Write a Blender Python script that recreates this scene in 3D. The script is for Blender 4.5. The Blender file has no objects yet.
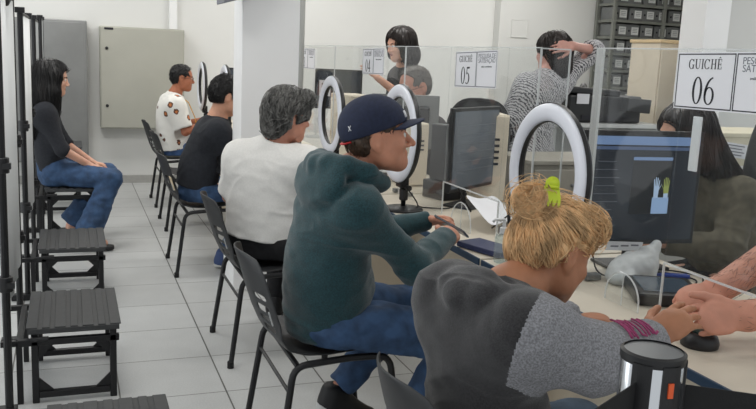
import bpy, bmesh, math, random
import numpy as np
from mathutils import Vector, Matrix, Euler, noise as mnoise
random.seed(7); np.random.seed(7)
C = bpy.context.scene.collection
SC = bpy.context.scene
PI = math.pi

# ------------------------------------------------------------------ camera
def make_camera():
    yaw, pitch, roll = math.radians(20.654), math.radians(10.0745), math.radians(2.6446)
    cy, sy, cp, sp = math.cos(yaw), math.sin(yaw), math.cos(pitch), math.sin(pitch)
    fw = Vector((sy*cp, cy*cp, -sp)); r = Vector((cy, -sy, 0)); u = r.cross(fw)
    cr, sr = math.cos(roll), math.sin(roll)
    r2 = r*cr + u*sr; u2 = -r*sr + u*cr
    cd = bpy.data.cameras.new('camera'); co = bpy.data.objects.new('camera', cd); C.objects.link(co)
    cd.sensor_width = 36.0; cd.lens = 826.59/756*36.0; cd.clip_start = .02
    m = Matrix((r2, u2, -fw)).transposed().to_4x4(); m.translation = (0, 0, 1.4916)
    co.matrix_world = m
    SC.camera = co
make_camera()

# ------------------------------------------------------------------ world, lights, exposure
W = bpy.data.worlds.new('world'); SC.world = W; W.use_nodes = True
W.node_tree.nodes['Background'].inputs[0].default_value = (.93, .97, 1.0, 1)
W.node_tree.nodes['Background'].inputs[1].default_value = .78
SC.view_settings.view_transform = 'Standard'; SC.view_settings.look = 'None'
SC.view_settings.exposure = 0.0; SC.view_settings.gamma = 1.0; SC.view_settings.use_curve_mapping = False
SC.cycles.transparent_max_bounces = 32
SC.cycles.max_bounces = 8; SC.cycles.diffuse_bounces = 4; SC.cycles.sample_clamp_indirect = 6

def area(name, loc, size, power, color=(1, 1, 1), rot=(0, 0, 0)):
    l = bpy.data.lights.new(name, 'AREA'); l.shape = 'RECTANGLE'; l.size, l.size_y = size
    l.energy = power; l.color = color
    o = bpy.data.objects.new(name, l); C.objects.link(o); o.location = loc; o.rotation_euler = rot
    return o
LAMPS = [(x, y) for y in (.6, 3.2, 5.8, 8.2) for x in (-.3, 2.3, 4.9)]
for (x, y) in LAMPS:
    area('ceiling_panel_light', (x, y, 2.98), (1.2, .6), {.6: 4, 3.2: 18, 5.8: 23, 8.2: 24}[y], (1, .985, .955))
# daylight from the window side of the hall, left of the backdrops
area('window_daylight', (-3.2, 4.5, 1.7), (7.0, 1.9), 75, (.92, .97, 1.0), (0, -PI/2, 0))

# ------------------------------------------------------------------ materials
def lin(c):
    out = []
    for v in c[:3]:
        v = v/255.0 if max(c[:3]) > 1.0 else v
        out.append(v/12.92 if v <= .04045 else ((v+.055)/1.055)**2.4)
    return tuple(out) + (1,)
MC = {}
def mat(name, col, rough=.5, metal=0., var=.0, vscale=8., bump=0., bscale=60., col2=None, spec=.5, stretch=None, sheen=0., emit=0., detail=4.):
    if name in MC: return MC[name]
    m = bpy.data.materials.new(name); m.use_nodes = True; nt = m.node_tree; N = nt.nodes; L = nt.links
    b = N['Principled BSDF']; MC[name] = m
    b.inputs['Base Color'].default_value = lin(col); b.inputs['Roughness'].default_value = rough
    b.inputs['Metallic'].default_value = metal; b.inputs['Specular IOR Level'].default_value = spec
    if sheen: b.inputs['Sheen Weight'].default_value = sheen
    if emit:
        b.inputs['Emission Color'].default_value = lin(col); b.inputs['Emission Strength'].default_value = emit
    if var or bump:
        tc = N.new('ShaderNodeTexCoord'); co = tc.outputs['Object']
        if stretch:
            mp = N.new('ShaderNodeMapping'); mp.inputs['Scale'].default_value = stretch
            L.new(co, mp.inputs['Vector']); co = mp.outputs['Vector']
    if var:
        n = N.new('ShaderNodeTexNoise'); n.inputs['Scale'].default_value = vscale; n.inputs['Detail'].default_value = detail
        L.new(co, n.inputs['Vector'])
        r = N.new('ShaderNodeValToRGB'); L.new(n.outputs['Fac'], r.inputs['Fac'])
        a = lin(col); c2 = lin(col2) if col2 else tuple(min(1, v*(1+var)) for v in a[:3]) + (1,)
        c1 = a if col2 else tuple(v*(1-var) for v in a[:3]) + (1,)
        r.color_ramp.elements[0].position = .36; r.color_ramp.elements[1].position = .64
        r.color_ramp.elements[0].color = c1; r.color_ramp.elements[1].color = c2
        L.new(r.outputs['Color'], b.inputs['Base Color'])
    if bump:
        n2 = N.new('ShaderNodeTexNoise'); n2.inputs['Scale'].default_value = bscale; n2.inputs['Detail'].default_value = 5
        L.new(co, n2.inputs['Vector'])
        bp = N.new('ShaderNodeBump'); bp.inputs['Strength'].default_value = bump; bp.inputs['Distance'].default_value = .01
        L.new(n2.outputs['Fac'], bp.inputs['Height']); L.new(bp.outputs['Normal'], b.inputs['Normal'])
    return m

def acrylic(name='clear_acrylic', tint=(.965, .975, .975), haze=.05, refl=.9):
    m = bpy.data.materials.new(name); m.use_nodes = True; nt = m.node_tree; N = nt.nodes; L = nt.links
    for n in list(N): N.remove(n)
    out = N.new('ShaderNodeOutputMaterial'); tr = N.new('ShaderNodeBsdfTransparent'); tr.inputs[0].default_value = tint + (1,)
    gl = N.new('ShaderNodeBsdfGlossy'); gl.inputs['Roughness'].default_value = .03; gl.inputs[0].default_value = (refl, refl, refl, 1)
    df = N.new('ShaderNodeBsdfDiffuse'); df.inputs[0].default_value = (.85, .86, .86, 1)
    lw = N.new('ShaderNodeLayerWeight'); lw.inputs['Blend'].default_value = .5
    pw = N.new('ShaderNodeMath'); pw.operation = 'POWER'; L.new(lw.outputs['Facing'], pw.inputs[0]); pw.inputs[1].default_value = 4.5
    fr = N.new('ShaderNodeMath'); fr.operation = 'MULTIPLY_ADD'; L.new(pw.outputs[0], fr.inputs[0]); fr.inputs[1].default_value = .5; fr.inputs[2].default_value = .025
    m1 = N.new('ShaderNodeMixShader'); m1.inputs[0].default_value = haze
    m2 = N.new('ShaderNodeMixShader')
    L.new(tr.outputs[0], m1.inputs[1]); L.new(df.outputs[0], m1.inputs[2])
    L.new(fr.outputs[0], m2.inputs[0]); L.new(m1.outputs[0], m2.inputs[1]); L.new(gl.outputs[0], m2.inputs[2])
    L.new(m2.outputs[0], out.inputs[0]); MC[name] = m
    return m
ACR = acrylic(haze=.012); ACE = acrylic('acrylic_edge', (.93, .95, .95), .55)

def floor_mat():
    m = bpy.data.materials.new('floor_tiles'); m.use_nodes = True; nt = m.node_tree; N = nt.nodes; L = nt.links
    b = N['Principled BSDF']; tc = N.new('ShaderNodeTexCoord'); sx = N.new('ShaderNodeSeparateXYZ'); L.new(tc.outputs['Object'], sx.inputs[0])
    def math_(op, a, bv, c=None):
        n = N.new('ShaderNodeMath'); n.operation = op
        for i, v in enumerate((a, bv, c)):
            if v is None: continue
            if isinstance(v, (int, float)): n.inputs[i].default_value = v
            else: L.new(v, n.inputs[i])
        return n.outputs[0]
    T = .45; ds = []; ids = []
    for ax, o, w in (('X', .630, .0035), ('Y', 3.4732, .0026)):
        t = math_('DIVIDE', math_('SUBTRACT', sx.outputs[ax], o), T)
        ids.append(math_('FLOOR', t, 0))
        f = math_('SUBTRACT', t, ids[-1]); e = math_('MINIMUM', f, math_('SUBTRACT', 1.0, f))
        ds.append(math_('LESS_THAN', e, w/T))
    g = math_('MAXIMUM', ds[0], ds[1])
    cmb = N.new('ShaderNodeCombineXYZ'); L.new(ids[0], cmb.inputs[0]); L.new(ids[1], cmb.inputs[1])
    wn = N.new('ShaderNodeTexWhiteNoise'); L.new(cmb.outputs[0], wn.inputs['Vector'])
    n1 = N.new('ShaderNodeTexNoise'); n1.inputs['Scale'].default_value = 140; n1.inputs['Detail'].default_value = 6
    n2 = N.new('ShaderNodeTexNoise'); n2.inputs['Scale'].default_value = 5; n2.inputs['Detail'].default_value = 5
    L.new(tc.outputs['Object'], n1.inputs['Vector']); L.new(tc.outputs['Object'], n2.inputs['Vector'])
    v = math_('ADD', math_('MULTIPLY', n1.outputs['Fac'], .22), math_('ADD', math_('MULTIPLY', n2.outputs['Fac'], .12), math_('MULTIPLY', wn.outputs['Value'], .05)))
    r = N.new('ShaderNodeValToRGB'); L.new(v, r.inputs['Fac'])
    r.color_ramp.elements[0].position = .1; r.color_ramp.elements[1].position = .32
    r.color_ramp.elements[0].color = lin((178, 179, 178)); r.color_ramp.elements[1].color = lin((210, 211, 210))
    mx = N.new('ShaderNodeMix'); mx.data_type = 'RGBA'; L.new(g, mx.inputs['Factor']); L.new(r.outputs['Color'], mx.inputs['A'])
    mx.inputs['B'].default_value = lin((96, 95, 92)); L.new(mx.outputs['Result'], b.inputs['Base Color'])
    b.inputs['Roughness'].default_value = .42; b.inputs['Specular IOR Level'].default_value = .35
    return m

WHITE = mat('wall_paint', (226, 226, 223), .8, var=.02, vscale=1.2, bump=.05, bscale=200)
WHITE2 = mat('wall_paint_grey', (214, 214, 211), .8, var=.02, vscale=1.2)
PILLAR = mat('pillar_paint', (240, 240, 240), .7, var=.012, vscale=2)
BLACKM = mat('black_metal', (26, 26, 28), .42, .2, var=.15, vscale=30)
BLACKP = mat('black_plastic', (24, 24, 26), .45, var=.12, vscale=25)
CHAIRP = mat('charcoal_plastic', (46, 47, 49), .48, var=.08, vscale=20, bump=.05, bscale=300)
GREYM = mat('grey_metal', (128, 130, 130), .45, .5, var=.06, vscale=10)
CHROME = mat('chrome', (205, 207, 210), .16, 1.0)
CREAM = mat('cream_laminate', (222, 210, 190), .5, var=.03, vscale=6)
DESKT = mat('desk_laminate', (216, 206, 189), .4, var=.03, vscale=7)
BLUEE = mat('blue_edge_band', (40, 66, 92), .5)
RINGW = mat('ring_diffuser', (232, 234, 242), .3, var=.01, vscale=5)
PAPER = mat('paper', (236, 236, 240), .8, var=.015, vscale=5)
INK = mat('ink', (38, 38, 44), .8)
GREYINK = mat('grey_ink', (120, 122, 130), .8)
SCREEN = mat('screen_dark', (40, 46, 54), .22, emit=.22)
SHELFG = mat('shelf_steel', (126, 128, 122), .5, .3, var=.05, vscale=10)
ARCH = mat('archive_grey', (112, 114, 114), .7, var=.05, vscale=15)
RUB = mat('rubber', (18, 18, 19), .7)

# ------------------------------------------------------------------ mesh builder
class MB:
    def __init__(s): s.v, s.f, s.m = [], [], []
    def add(s, vs, fs, mi=0):
        n = len(s.v); s.v += [tuple(map(float, q)) for q in vs]; s.f += [tuple(i+n for i in f) for f in fs]; s.m += [mi]*len(fs); return s
    def box(s, c, d, rot=None, mi=0):
        hx, hy, hz = d[0]/2, d[1]/2, d[2]/2
        P = [Vector((x*hx, y*hy, z*hz)) for z in (-1, 1) for y in (-1, 1) for x in (-1, 1)]
        if rot is not None:
            R = rot if isinstance(rot, Matrix) else Euler(rot).to_matrix(); P = [R @ p for p in P]
        return s.add([p+Vector(c) for p in P], [(0, 2, 3, 1), (4, 5, 7, 6), (0, 1, 5, 4), (2, 6, 7, 3), (0, 4, 6, 2), (1, 3, 7, 5)], mi)
    def tube(s, pts, r, n=10, caps=True, mi=0, closed=False, flat=None):
        pts = [Vector(p) for p in pts]; m = len(pts); rs = r if isinstance(r, (list, tuple)) else [r]*m
        rings = []; up = None
        for i, p in enumerate(pts):
            a = pts[(i-1) % m] if (i or closed) else pts[0]; b = pts[(i+1) % m] if (i < m-1 or closed) else pts[-1]
            t = (b-a).normalized()
            if up is None:
                up = Vector((0, 0, 1)) if abs(t.z) < .9 else Vector((1, 0, 0))
            x = t.cross(up).normalized(); y = x.cross(t).normalized(); up = y
            k = flat or 1.0
            rings.append([p + x*math.cos(2*PI*j/n)*rs[i] + y*math.sin(2*PI*j/n)*rs[i]*k for j in range(n)])
        vs = [q for rg in rings for q in rg]; fs = []
        for i in range(m if closed else m-1):
            for j in range(n):
                a, b = i*n+j, i*n+(j+1) % n; c, d = ((i+1) % m)*n+(j+1) % n, ((i+1) % m)*n+j
                fs.append((a, b, c, d))
        if caps and not closed:
            fs.append(tuple(range(n-1, -1, -1))); fs.append(tuple(range((m-1)*n, m*n)))
        return s.add(vs, fs, mi)
    def lathe(s, prof, c=(0, 0, 0), n=24, rot=None, mi=0, cap=True):
        vs = []; m = len(prof)
        for r, z in prof:
            for j in range(n):
                p = Vector((r*math.cos(2*PI*j/n), r*math.sin(2*PI*j/n), z))
                if rot is not None: p = rot @ p
                vs.append(p+Vector(c))
        fs = []
        for i in range(m-1):
            for j in range(n): fs.append((i*n+j, i*n+(j+1) % n, (i+1)*n+(j+1) % n, (i+1)*n+j))
        if cap:
            fs.append(tuple(range(n-1, -1, -1))); fs.append(tuple(range((m-1)*n, m*n)))
        return s.add(vs, fs, mi)
    def prism(s, poly, o, ux, uy, depth, mi=0):
        ux, uy = Vector(ux), Vector(uy); w = ux.cross(uy).normalized()*depth; o = Vector(o); n = len(poly)
        a = [o+ux*x+uy*y for x, y in poly]; vs = a+[p+w for p in a]
        fs = [tuple(range(n-1, -1, -1)), tuple(range(n, 2*n))]+[(i, (i+1) % n, n+(i+1) % n, n+i) for i in range(n)]
        return s.add(vs, fs, mi)
    def ell(s, c, r, n=16, m=10, rot=None, mi=0):
        vs = []; R = rot
        for i in range(m+1):
            th = PI*i/m
            for j in range(n):
                p = Vector((r[0]*math.sin(th)*math.cos(2*PI*j/n), r[1]*math.sin(th)*math.sin(2*PI*j/n), r[2]*math.cos(th)))
                if R is not None: p = R @ p
                vs.append(p+Vector(c))
        fs = [(i*n+j, (i+1)*n+j, (i+1)*n+(j+1) % n, i*n+(j+1) % n) for i in range(m) for j in range(n)]
        return s.add(vs, fs, mi)
    def build(s, name, mats, parent=None, smooth=False, bevel=0., seg=2):
        me = bpy.data.meshes.new(name); o = bpy.data.objects.new(name, me); C.objects.link(o)
        v = s.v
        if parent is not None and parent.type == 'EMPTY' or (parent is not None and parent.get('_org')):
            off = Vector(parent.get('_org', (0, 0, 0))); v = [tuple(Vector(p)-off) for p in v]
        me.from_pydata(v, [], s.f); me.validate()
        for m_ in (mats if isinstance(mats, (list, tuple)) else [mats]): me.materials.append(m_)
        if len(me.polygons) == len(s.m): me.polygons.foreach_set('material_index', s.m)
        bm = bmesh.new(); bm.from_mesh(me); bmesh.ops.remove_doubles(bm, verts=bm.verts, dist=1e-5); bmesh.ops.recalc_face_normals(bm, faces=bm.faces); bm.to_mesh(me); bm.free()
        if smooth:
            me.polygons.foreach_set('use_smooth', [True]*len(me.polygons))
        if bevel:
            bv = o.modifiers.new('bevel', 'BEVEL'); bv.width = bevel; bv.segments = seg; bv.limit_method = 'ANGLE'; bv.angle_limit = math.radians(40)
        if smooth == 'auto':
            es = o.modifiers.new('split', 'EDGE_SPLIT'); es.split_angle = math.radians(35)
        if parent is not None:
            o.parent = parent
            o['_org'] = tuple(parent.get('_org', (0, 0, 0)))
        return o

def tag(o, label=None, cat=None, group=None, kind=None):
    if label: o['label'] = label
    if cat: o['category'] = cat
    if group: o['group'] = group
    if kind: o['kind'] = kind
    return o
def thing(name, label, cat, loc=(0, 0, 0), group=None):
    o = bpy.data.objects.new(name, None); C.objects.link(o); o.empty_display_size = .05
    o.location = loc; o['_org'] = tuple(loc)
    return tag(o, label, cat, group)
def struct(name, mb, m, **k): return tag(mb.build(name, m, **k), kind='structure')
def dup(root, loc, label=None, group=None, rotz=0):
    r = root.copy(); C.objects.link(r); r.location = loc; r.rotation_euler = (0, 0, rotz); tag(r, label, None, group)
    for ch in list(root.children):
        c = ch.copy(); C.objects.link(c); c.parent = r
        for g in list(ch.children):
            d = g.copy(); C.objects.link(d); d.parent = c
    return r
def arc(c, r, a0, a1, n, ux=(1, 0, 0), uy=(0, 0, 1)):
    ux, uy = Vector(ux), Vector(uy)
    return [Vector(c)+ux*r*math.cos(a0+(a1-a0)*i/n)+uy*r*math.sin(a0+(a1-a0)*i/n) for i in range(n+1)]
def bend(pts, r, n=5):
    """polyline with rounded corners"""
    pts = [Vector(p) for p in pts]; out = [pts[0]]
    for i in range(1, len(pts)-1):
        p = pts[i]; a = (pts[i-1]-p); b = (pts[i+1]-p); k = min(r, a.length*.45, b.length*.45)
        A = p+a.normalized()*k; B = p+b.normalized()*k
        for j in range(n+1):
            t = j/n; out.append(A*(1-t)**2+p*2*t*(1-t)+B*t*t)
    return out+[pts[-1]]

# ------------------------------------------------------------------ signed-distance figures (people, clothes, hair)
def V(*a): return np.array(a[0] if len(a) == 1 else a, float)
def nrm(v): v = V(v); return v/np.linalg.norm(v)
def smin(a, b, k):
    if k <= 0: return np.minimum(a, b)
    h = np.maximum(k-np.abs(a-b), 0)/k; return np.minimum(a, b)-h*h*k*.25
def smax(a, b, k): return -smin(-a, -b, k)
class SDF:
    def __init__(s): s.p = []
    def _add(s, fn, lo, hi, k, op): s.p.append((fn, V(lo), V(hi), k, op)); return s
    def cap(s, a, b, ra, rb=None, k=.03, op='u'):
        a, b = V(a), V(b); rb = ra if rb is None else rb; d = b-a; L2 = max(d@d, 1e-9)
        def fn(P):
            q = P-a; t = np.clip(q@d/L2, 0, 1); return np.linalg.norm(q-t[:, None]*d, axis=1)-(ra+t*(rb-ra))
        r = max(ra, rb); return s._add(fn, np.minimum(a, b)-r, np.maximum(a, b)+r, k, op)
    def ecap(s, a, b, ra, rb, dep, fl, k=.04, op='u'):
        """capsule with an elliptical section: depth along dep is scaled by fl"""
        a, b = V(a), V(b); d = b-a; L2 = max(d@d, 1e-9); w = nrm(V(dep)-d*(V(dep)@d)/L2)
        def fn(P):
            q = P-a; t = np.clip(q@d/L2, 0, 1); q = q-t[:, None]*d; c = q@w
            q = q+np.outer(c*(1/fl-1), w); return (np.linalg.norm(q, axis=1)-(ra+t*(rb-ra)))*min(1, fl*1.15)
        r = max(ra, rb); return s._add(fn, np.minimum(a, b)-r, np.maximum(a, b)+r, k, op)
    def ell(s, c, R, rad, k=.02, op='u'):
        c, rad = V(c), V(rad); R = np.eye(3) if R is None else np.asarray(R, float)   # rows of R = local axes
        def fn(P):
            q = (P-c)@R.T; k0 = np.linalg.norm(q/rad, axis=1); k1 = np.linalg.norm(q/(rad*rad), axis=1)+1e-9; return k0*(k0-1)/k1
        r = rad.max(); return s._add(fn, c-r, c+r, k, op)
    def plane(s, p, n, k=.004):
        """keeps the side the normal points away from"""
        p, n = V(p), nrm(n)
        return s._add(lambda P: (P-p)@n, [-99]*3, [99]*3, k, 'i')
    def cut(s, p, n, c, r, k=.004):
        """removes what lies behind the plane (against n), only inside the ball (c, r)"""
        p, n, c = V(p), nrm(n), V(c)
        return s._add(lambda P: np.maximum(((P-p)@n), np.linalg.norm(P-c, axis=1)-r), c-r, c+r, k, 's')
    def __call__(s, P, idx=None):
        d = None
        for i, (fn, lo, hi, k, op) in enumerate(s.p):
            if idx is not None and not idx[i]: continue
            e = fn(P)
            if d is None: d = e if op == 'u' else np.full(len(P), 9.)
            elif op == 'u': d = smin(d, e, k)
            elif op == 's': d = smax(d, -e, k)
            else: d = smax(d, e, k)
        return np.full(len(P), 9.) if d is None else d
    def grad(s, P, h=.003):
        g = np.stack([s(P+e)-s(P-e) for e in np.eye(3)*h], 1); return g/(np.linalg.norm(g, axis=1, keepdims=True)+1e-9)

def mesh_sdf(S, vox, bounds=None):
    us = [p for p in S.p if p[4] == 'u']
    lo = np.min([p[1] for p in us], 0)-3*vox; hi = np.max([p[2] for p in us], 0)+3*vox
    if bounds is not None: lo, hi = np.maximum(lo, bounds[0]), np.minimum(hi, bounds[1])
    B = 12; nb = np.ceil((hi-lo)/(vox*B)).astype(int); n = nb*B+1
    G = np.full(tuple(n), 1.0, np.float32)
    ii = np.stack(np.meshgrid(*[np.arange(k) for k in nb], indexing='ij'), -1).reshape(-1, 3)
    cen = lo+(ii+.5)*B*vox; dc = S(cen); hd = B*vox*.87
    for a in np.where(dc < 0)[0]:
        pass
    act = np.abs(dc) < hd*1.6+.03
    inside = (dc < 0) & ~act
    each = [p[0](cen) for p in S.p]
    loc = np.stack(np.meshgrid(*[np.arange(B+1)]*3, indexing='ij'), -1).reshape(-1, 3)*vox
    for a in np.where(inside)[0]:
        x, y, z = ii[a]*B; G[x:x+B+1, y:y+B+1, z:z+B+1] = -1
    for a in np.where(act)[0]:
        P = lo+ii[a]*B*vox+loc
        idx = [(abs(e[a]) < abs(dc[a])+hd*2.6+.05+p[3]) if p[4] == 'u' else ((e[a] < hd*2+.05) if p[4] == 's' else True) for e, p in zip(each, S.p)]
        x, y, z = ii[a]*B
        G[x:x+B+1, y:y+B+1, z:z+B+1] = S(P, idx).reshape(B+1, B+1, B+1)
    # surface nets
    sg = G < 0
    c = np.zeros(tuple(np.array(G.shape)-1), np.int8)
    for dx in (0, 1):
        for dy in (0, 1):
            for dz in (0, 1): c += sg[dx:G.shape[0]-1+dx, dy:G.shape[1]-1+dy, dz:G.shape[2]-1+dz]
    cells = np.argwhere((c > 0) & (c < 8))
    if not len(cells): return np.zeros((0, 3)), []
    vid = np.full(c.shape, -1, np.int64); vid[tuple(cells.T)] = np.arange(len(cells))
    acc = np.zeros((len(cells), 3)); cnt = np.zeros(len(cells))
    cor = [np.array(q) for q in [(0, 0, 0), (1, 0, 0), (0, 1, 0), (1, 1, 0), (0, 0, 1), (1, 0, 1), (0, 1, 1), (1, 1, 1)]]
    val = [G[tuple((cells+q).T)] for q in cor]
    for a, b in [(0, 1), (2, 3), (4, 5), (6, 7), (0, 2), (1, 3), (4, 6), (5, 7), (0, 4), (1, 5), (2, 6), (3, 7)]:
        m = (val[a] < 0) != (val[b] < 0); t = np.where(m, val[a]/(val[a]-val[b]+1e-12), 0)
        acc += np.where(m[:, None], cor[a]+t[:, None]*(cor[b]-cor[a]), 0); cnt += m
    verts = lo+(cells+acc/cnt[:, None])*vox
    faces = []
    for ax in range(3):
        e = np.eye(3, dtype=int)[ax]; o1, o2 = np.eye(3, dtype=int)[(ax+1) % 3], np.eye(3, dtype=int)[(ax+2) % 3]
        s0 = sg[:G.shape[0]-e[0], :G.shape[1]-e[1], :G.shape[2]-e[2]]; s1 = sg[e[0]:, e[1]:, e[2]:]
        ed = np.argwhere(s0 != s1); ok = (ed[:, (ax+1) % 3] > 0) & (ed[:, (ax+2) % 3] > 0)
        for k in range(3):
            ok &= ed[:, k] < c.shape[k] if k != ax else ed[:, k] < c.shape[k]
        ed = ed[ok]; fl = s0[tuple(ed.T)]
        q = np.stack([vid[tuple((ed-o1-o2).T)], vid[tuple((ed-o2).T)], vid[tuple(ed.T)], vid[tuple((ed-o1).T)]], 1)
        q[~fl] = q[~fl][:, ::-1]; faces.append(q[(q >= 0).all(1)])
    return verts, np.concatenate(faces)

def vnoise(P):
    """smooth value noise in [-1, 1]"""
    P = np.asarray(P, float); i = np.floor(P).astype(np.int64); f = P-i; f = f*f*(3-2*f); out = 0
    def h(a):
        n = a[:, 0]*73856093 ^ a[:, 1]*19349663 ^ a[:, 2]*83492791
        n = (n ^ (n >> 13))*1274126177 & 0x7fffffff; n = n ^ (n >> 15); return (n & 0xffff)/32767.5-1
    for dx in (0, 1):
        for dy in (0, 1):
            for dz in (0, 1):
                w = (f[:, 0] if dx else 1-f[:, 0])*(f[:, 1] if dy else 1-f[:, 1])*(f[:, 2] if dz else 1-f[:, 2])
                out = out+w*h(i+np.array([dx, dy, dz]))
    return out

def np_obj(name, v, f, mats, parent, smooth=True, midx=None):
    me = bpy.data.meshes.new(name); org = V(parent.get('_org', (0, 0, 0))) if parent is not None else V(0, 0, 0)
    v = np.asarray(v, np.float32)-org.astype(np.float32); f = np.asarray(f)
    me.vertices.add(len(v)); me.vertices.foreach_set('co', v.ravel().astype(np.float32))
    k = f.shape[1]; me.loops.add(f.size); me.loops.foreach_set('vertex_index', f.ravel().astype(np.int32))
    me.polygons.add(len(f)); me.polygons.foreach_set('loop_start', np.arange(0, f.size, k, dtype=np.int32))
    for m_ in (mats if isinstance(mats, (list, tuple)) else [mats]): me.materials.append(m_)
    if midx is not None: me.polygons.foreach_set('material_index', np.asarray(midx, np.int32))
    me.update(calc_edges=True); me.validate()
    me.polygons.foreach_set('use_smooth', [smooth]*len(me.polygons))
    o = bpy.data.objects.new(name, me); C.objects.link(o)
    if parent is not None: o.parent = parent; o['_org'] = tuple(org)
    return o
def relax(v, f, it=1, lam=.5):
    for _ in range(it):
        acc = np.zeros_like(v); cnt = np.zeros(len(v))
        for a, b in ((0, 1), (1, 2), (2, 3), (3, 0)):
            np.add.at(acc, f[:, a], v[f[:, b]]); np.add.at(cnt, f[:, a], 1); np.add.at(acc, f[:, b], v[f[:, a]]); np.add.at(cnt, f[:, b], 1)
        v = v*(1-lam)+lam*acc/np.maximum(cnt, 1)[:, None]
    return v
def sdf_obj(name, S, vox, mats, parent, disp=None, it=1, mfun=None, bounds=None):
    v, f = mesh_sdf(S, vox, bounds); v = relax(v, f, it)
    mi = mfun(v[f].mean(1)) if mfun is not None else None
    if disp is not None:
        v = v+S.grad(v)*disp(v)[:, None]
    return np_obj(name, v, f, mats, parent, True, mi)

def strands(S, seeds, flow, length, steps, rad, lift=.0015, jit=.25, sides=3, rng=None):
    """hair strands that run along a flow field over the surface of S; returns verts, faces"""
    rng = rng or np.random.RandomState(3); P = V(seeds).copy(); n = len(P)
    for _ in range(3): P = P-S.grad(P)*S(P)[:, None]
    J = rng.normal(0, jit, (n, 3)); L = length*rng.uniform(.6, 1.1, n); path = []; tang = []
    ofs = rng.uniform(.2, 1.6, n)*lift
    for i in range(steps+1):
        g = S.grad(P); d = flow(P)+J; d = d-g*(d*g).sum(1)[:, None]; d /= np.linalg.norm(d, axis=1)[:, None]+1e-9
        path.append(P+g*ofs[:, None]); tang.append(d)
        P = P+d*(L/steps)[:, None]; P = P-S.grad(P)*(S(P))[:, None]
    path = np.stack(path, 1); tang = np.stack(tang, 1); g = np.stack([S.grad(path[:, i]) for i in range(steps+1)], 1)
    b = np.cross(tang, g); vs = []
    tr = rad*np.interp(np.linspace(0, 1, steps+1), [0, .2, .7, 1], [.5, 1, .8, .15])
    for k in range(sides):
        a = 2*PI*k/sides; vs.append(path+(g*math.cos(a)+b*math.sin(a))*tr[None, :, None])
    vs = np.stack(vs, 2); idx = np.arange(n*(steps+1)*sides).reshape(n, steps+1, sides); fs = []
    for k in range(sides):
        k2 = (k+1) % sides; fs.append(np.stack([idx[:, :-1, k], idx[:, :-1, k2], idx[:, 1:, k2], idx[:, 1:, k]], -1).reshape(-1, 4))
    return vs.reshape(-1, 3), np.concatenate(fs)

def basis(fwd, up=(0, 0, 1)):
    f = nrm(fwd); l = nrm(np.cross(V(up), f)); u = np.cross(f, l); return np.stack([l, f, u])     # rows: left, forward, up
class Frame:
    def __init__(s, c, fwd, up=(0, 0, 1), sc=1.0): s.c, s.R, s.s = V(c), basis(fwd, up), sc
    def p(s, l, f, u): return s.c+(s.R[0]*l+s.R[1]*f+s.R[2]*u)*s.s
    def d(s, l, f, u): return s.R[0]*l+s.R[1]*f+s.R[2]*u
    def loc(s, P): return (np.asarray(P)-s.c)@s.R.T/s.s

def add_head(S, H, nose=1.0, full=1.0):
    """H: Frame at the middle of the head (between the ears), 0.225 m from chin to crown"""
    s = H.s
    S.ell(H.p(0, -.012, .038), H.R, V(.076, .097, .082)*s, .02)
    S.ell(H.p(0, .026, -.02), H.R, V(.066*full, .066, .09)*s, .03)
    S.cap(H.p(.03*full, .035, -.062), H.p(0, .066, -.088), .034*s, .024*s, .03)
    S.cap(H.p(-.03*full, .035, -.062), H.p(0, .066, -.088), .034*s, .024*s, .03)
    S.cap(H.p(.05*full, -.005, -.03), H.p(.042*full, .02, -.066), .022*s, .02*s, .03)
    S.cap(H.p(-.05*full, -.005, -.03), H.p(-.042*full, .02, -.066), .022*s, .02*s, .03)
    S.cap(H.p(-.034, .076, .026), H.p(.034, .076, .026), .013*s, k=.015)
    for q in (-1, 1):
        S.ell(H.p(q*.033, .100, .006), H.R, V(.017, .016, .011)*s, .012, 's')
        S.ell(H.p(q*.033, .078, .006), H.R, V(.0125, .0125, .0125)*s, .004)
        S.ell(H.p(q*.042, .066, -.024), H.R, V(.02, .02, .018)*s, .025)
    S.cap(H.p(0, .088, .012), H.p(0, .110*nose+.0, -.026), .008*s, .0115*s, .012)
    for q in (-1, 1): S.ell(H.p(q*.0125, .099, -.031), H.R, V(.009, .011, .008)*s, .008)
    S.cap(H.p(-.016, .090, -.052), H.p(.016, .090, -.052), .0065*s, k=.008)
    S.cap(H.p(-.014, .088, -.0615), H.p(.014, .088, -.0615), .0075*s, k=.008)
    for q in (-1, 1):
        S.ell(H.p(q*.078, -.012, -.004), H.R, V(.011, .021, .034)*s, .008)
        S.ell(H.p(q*.089, -.006, .002), H.R, V(.007, .011, .02)*s, .006, 's')
        S.ell(H.p(q*.074, -.004, -.032), H.R, V(.008, .011, .012)*s, .006)

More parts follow.
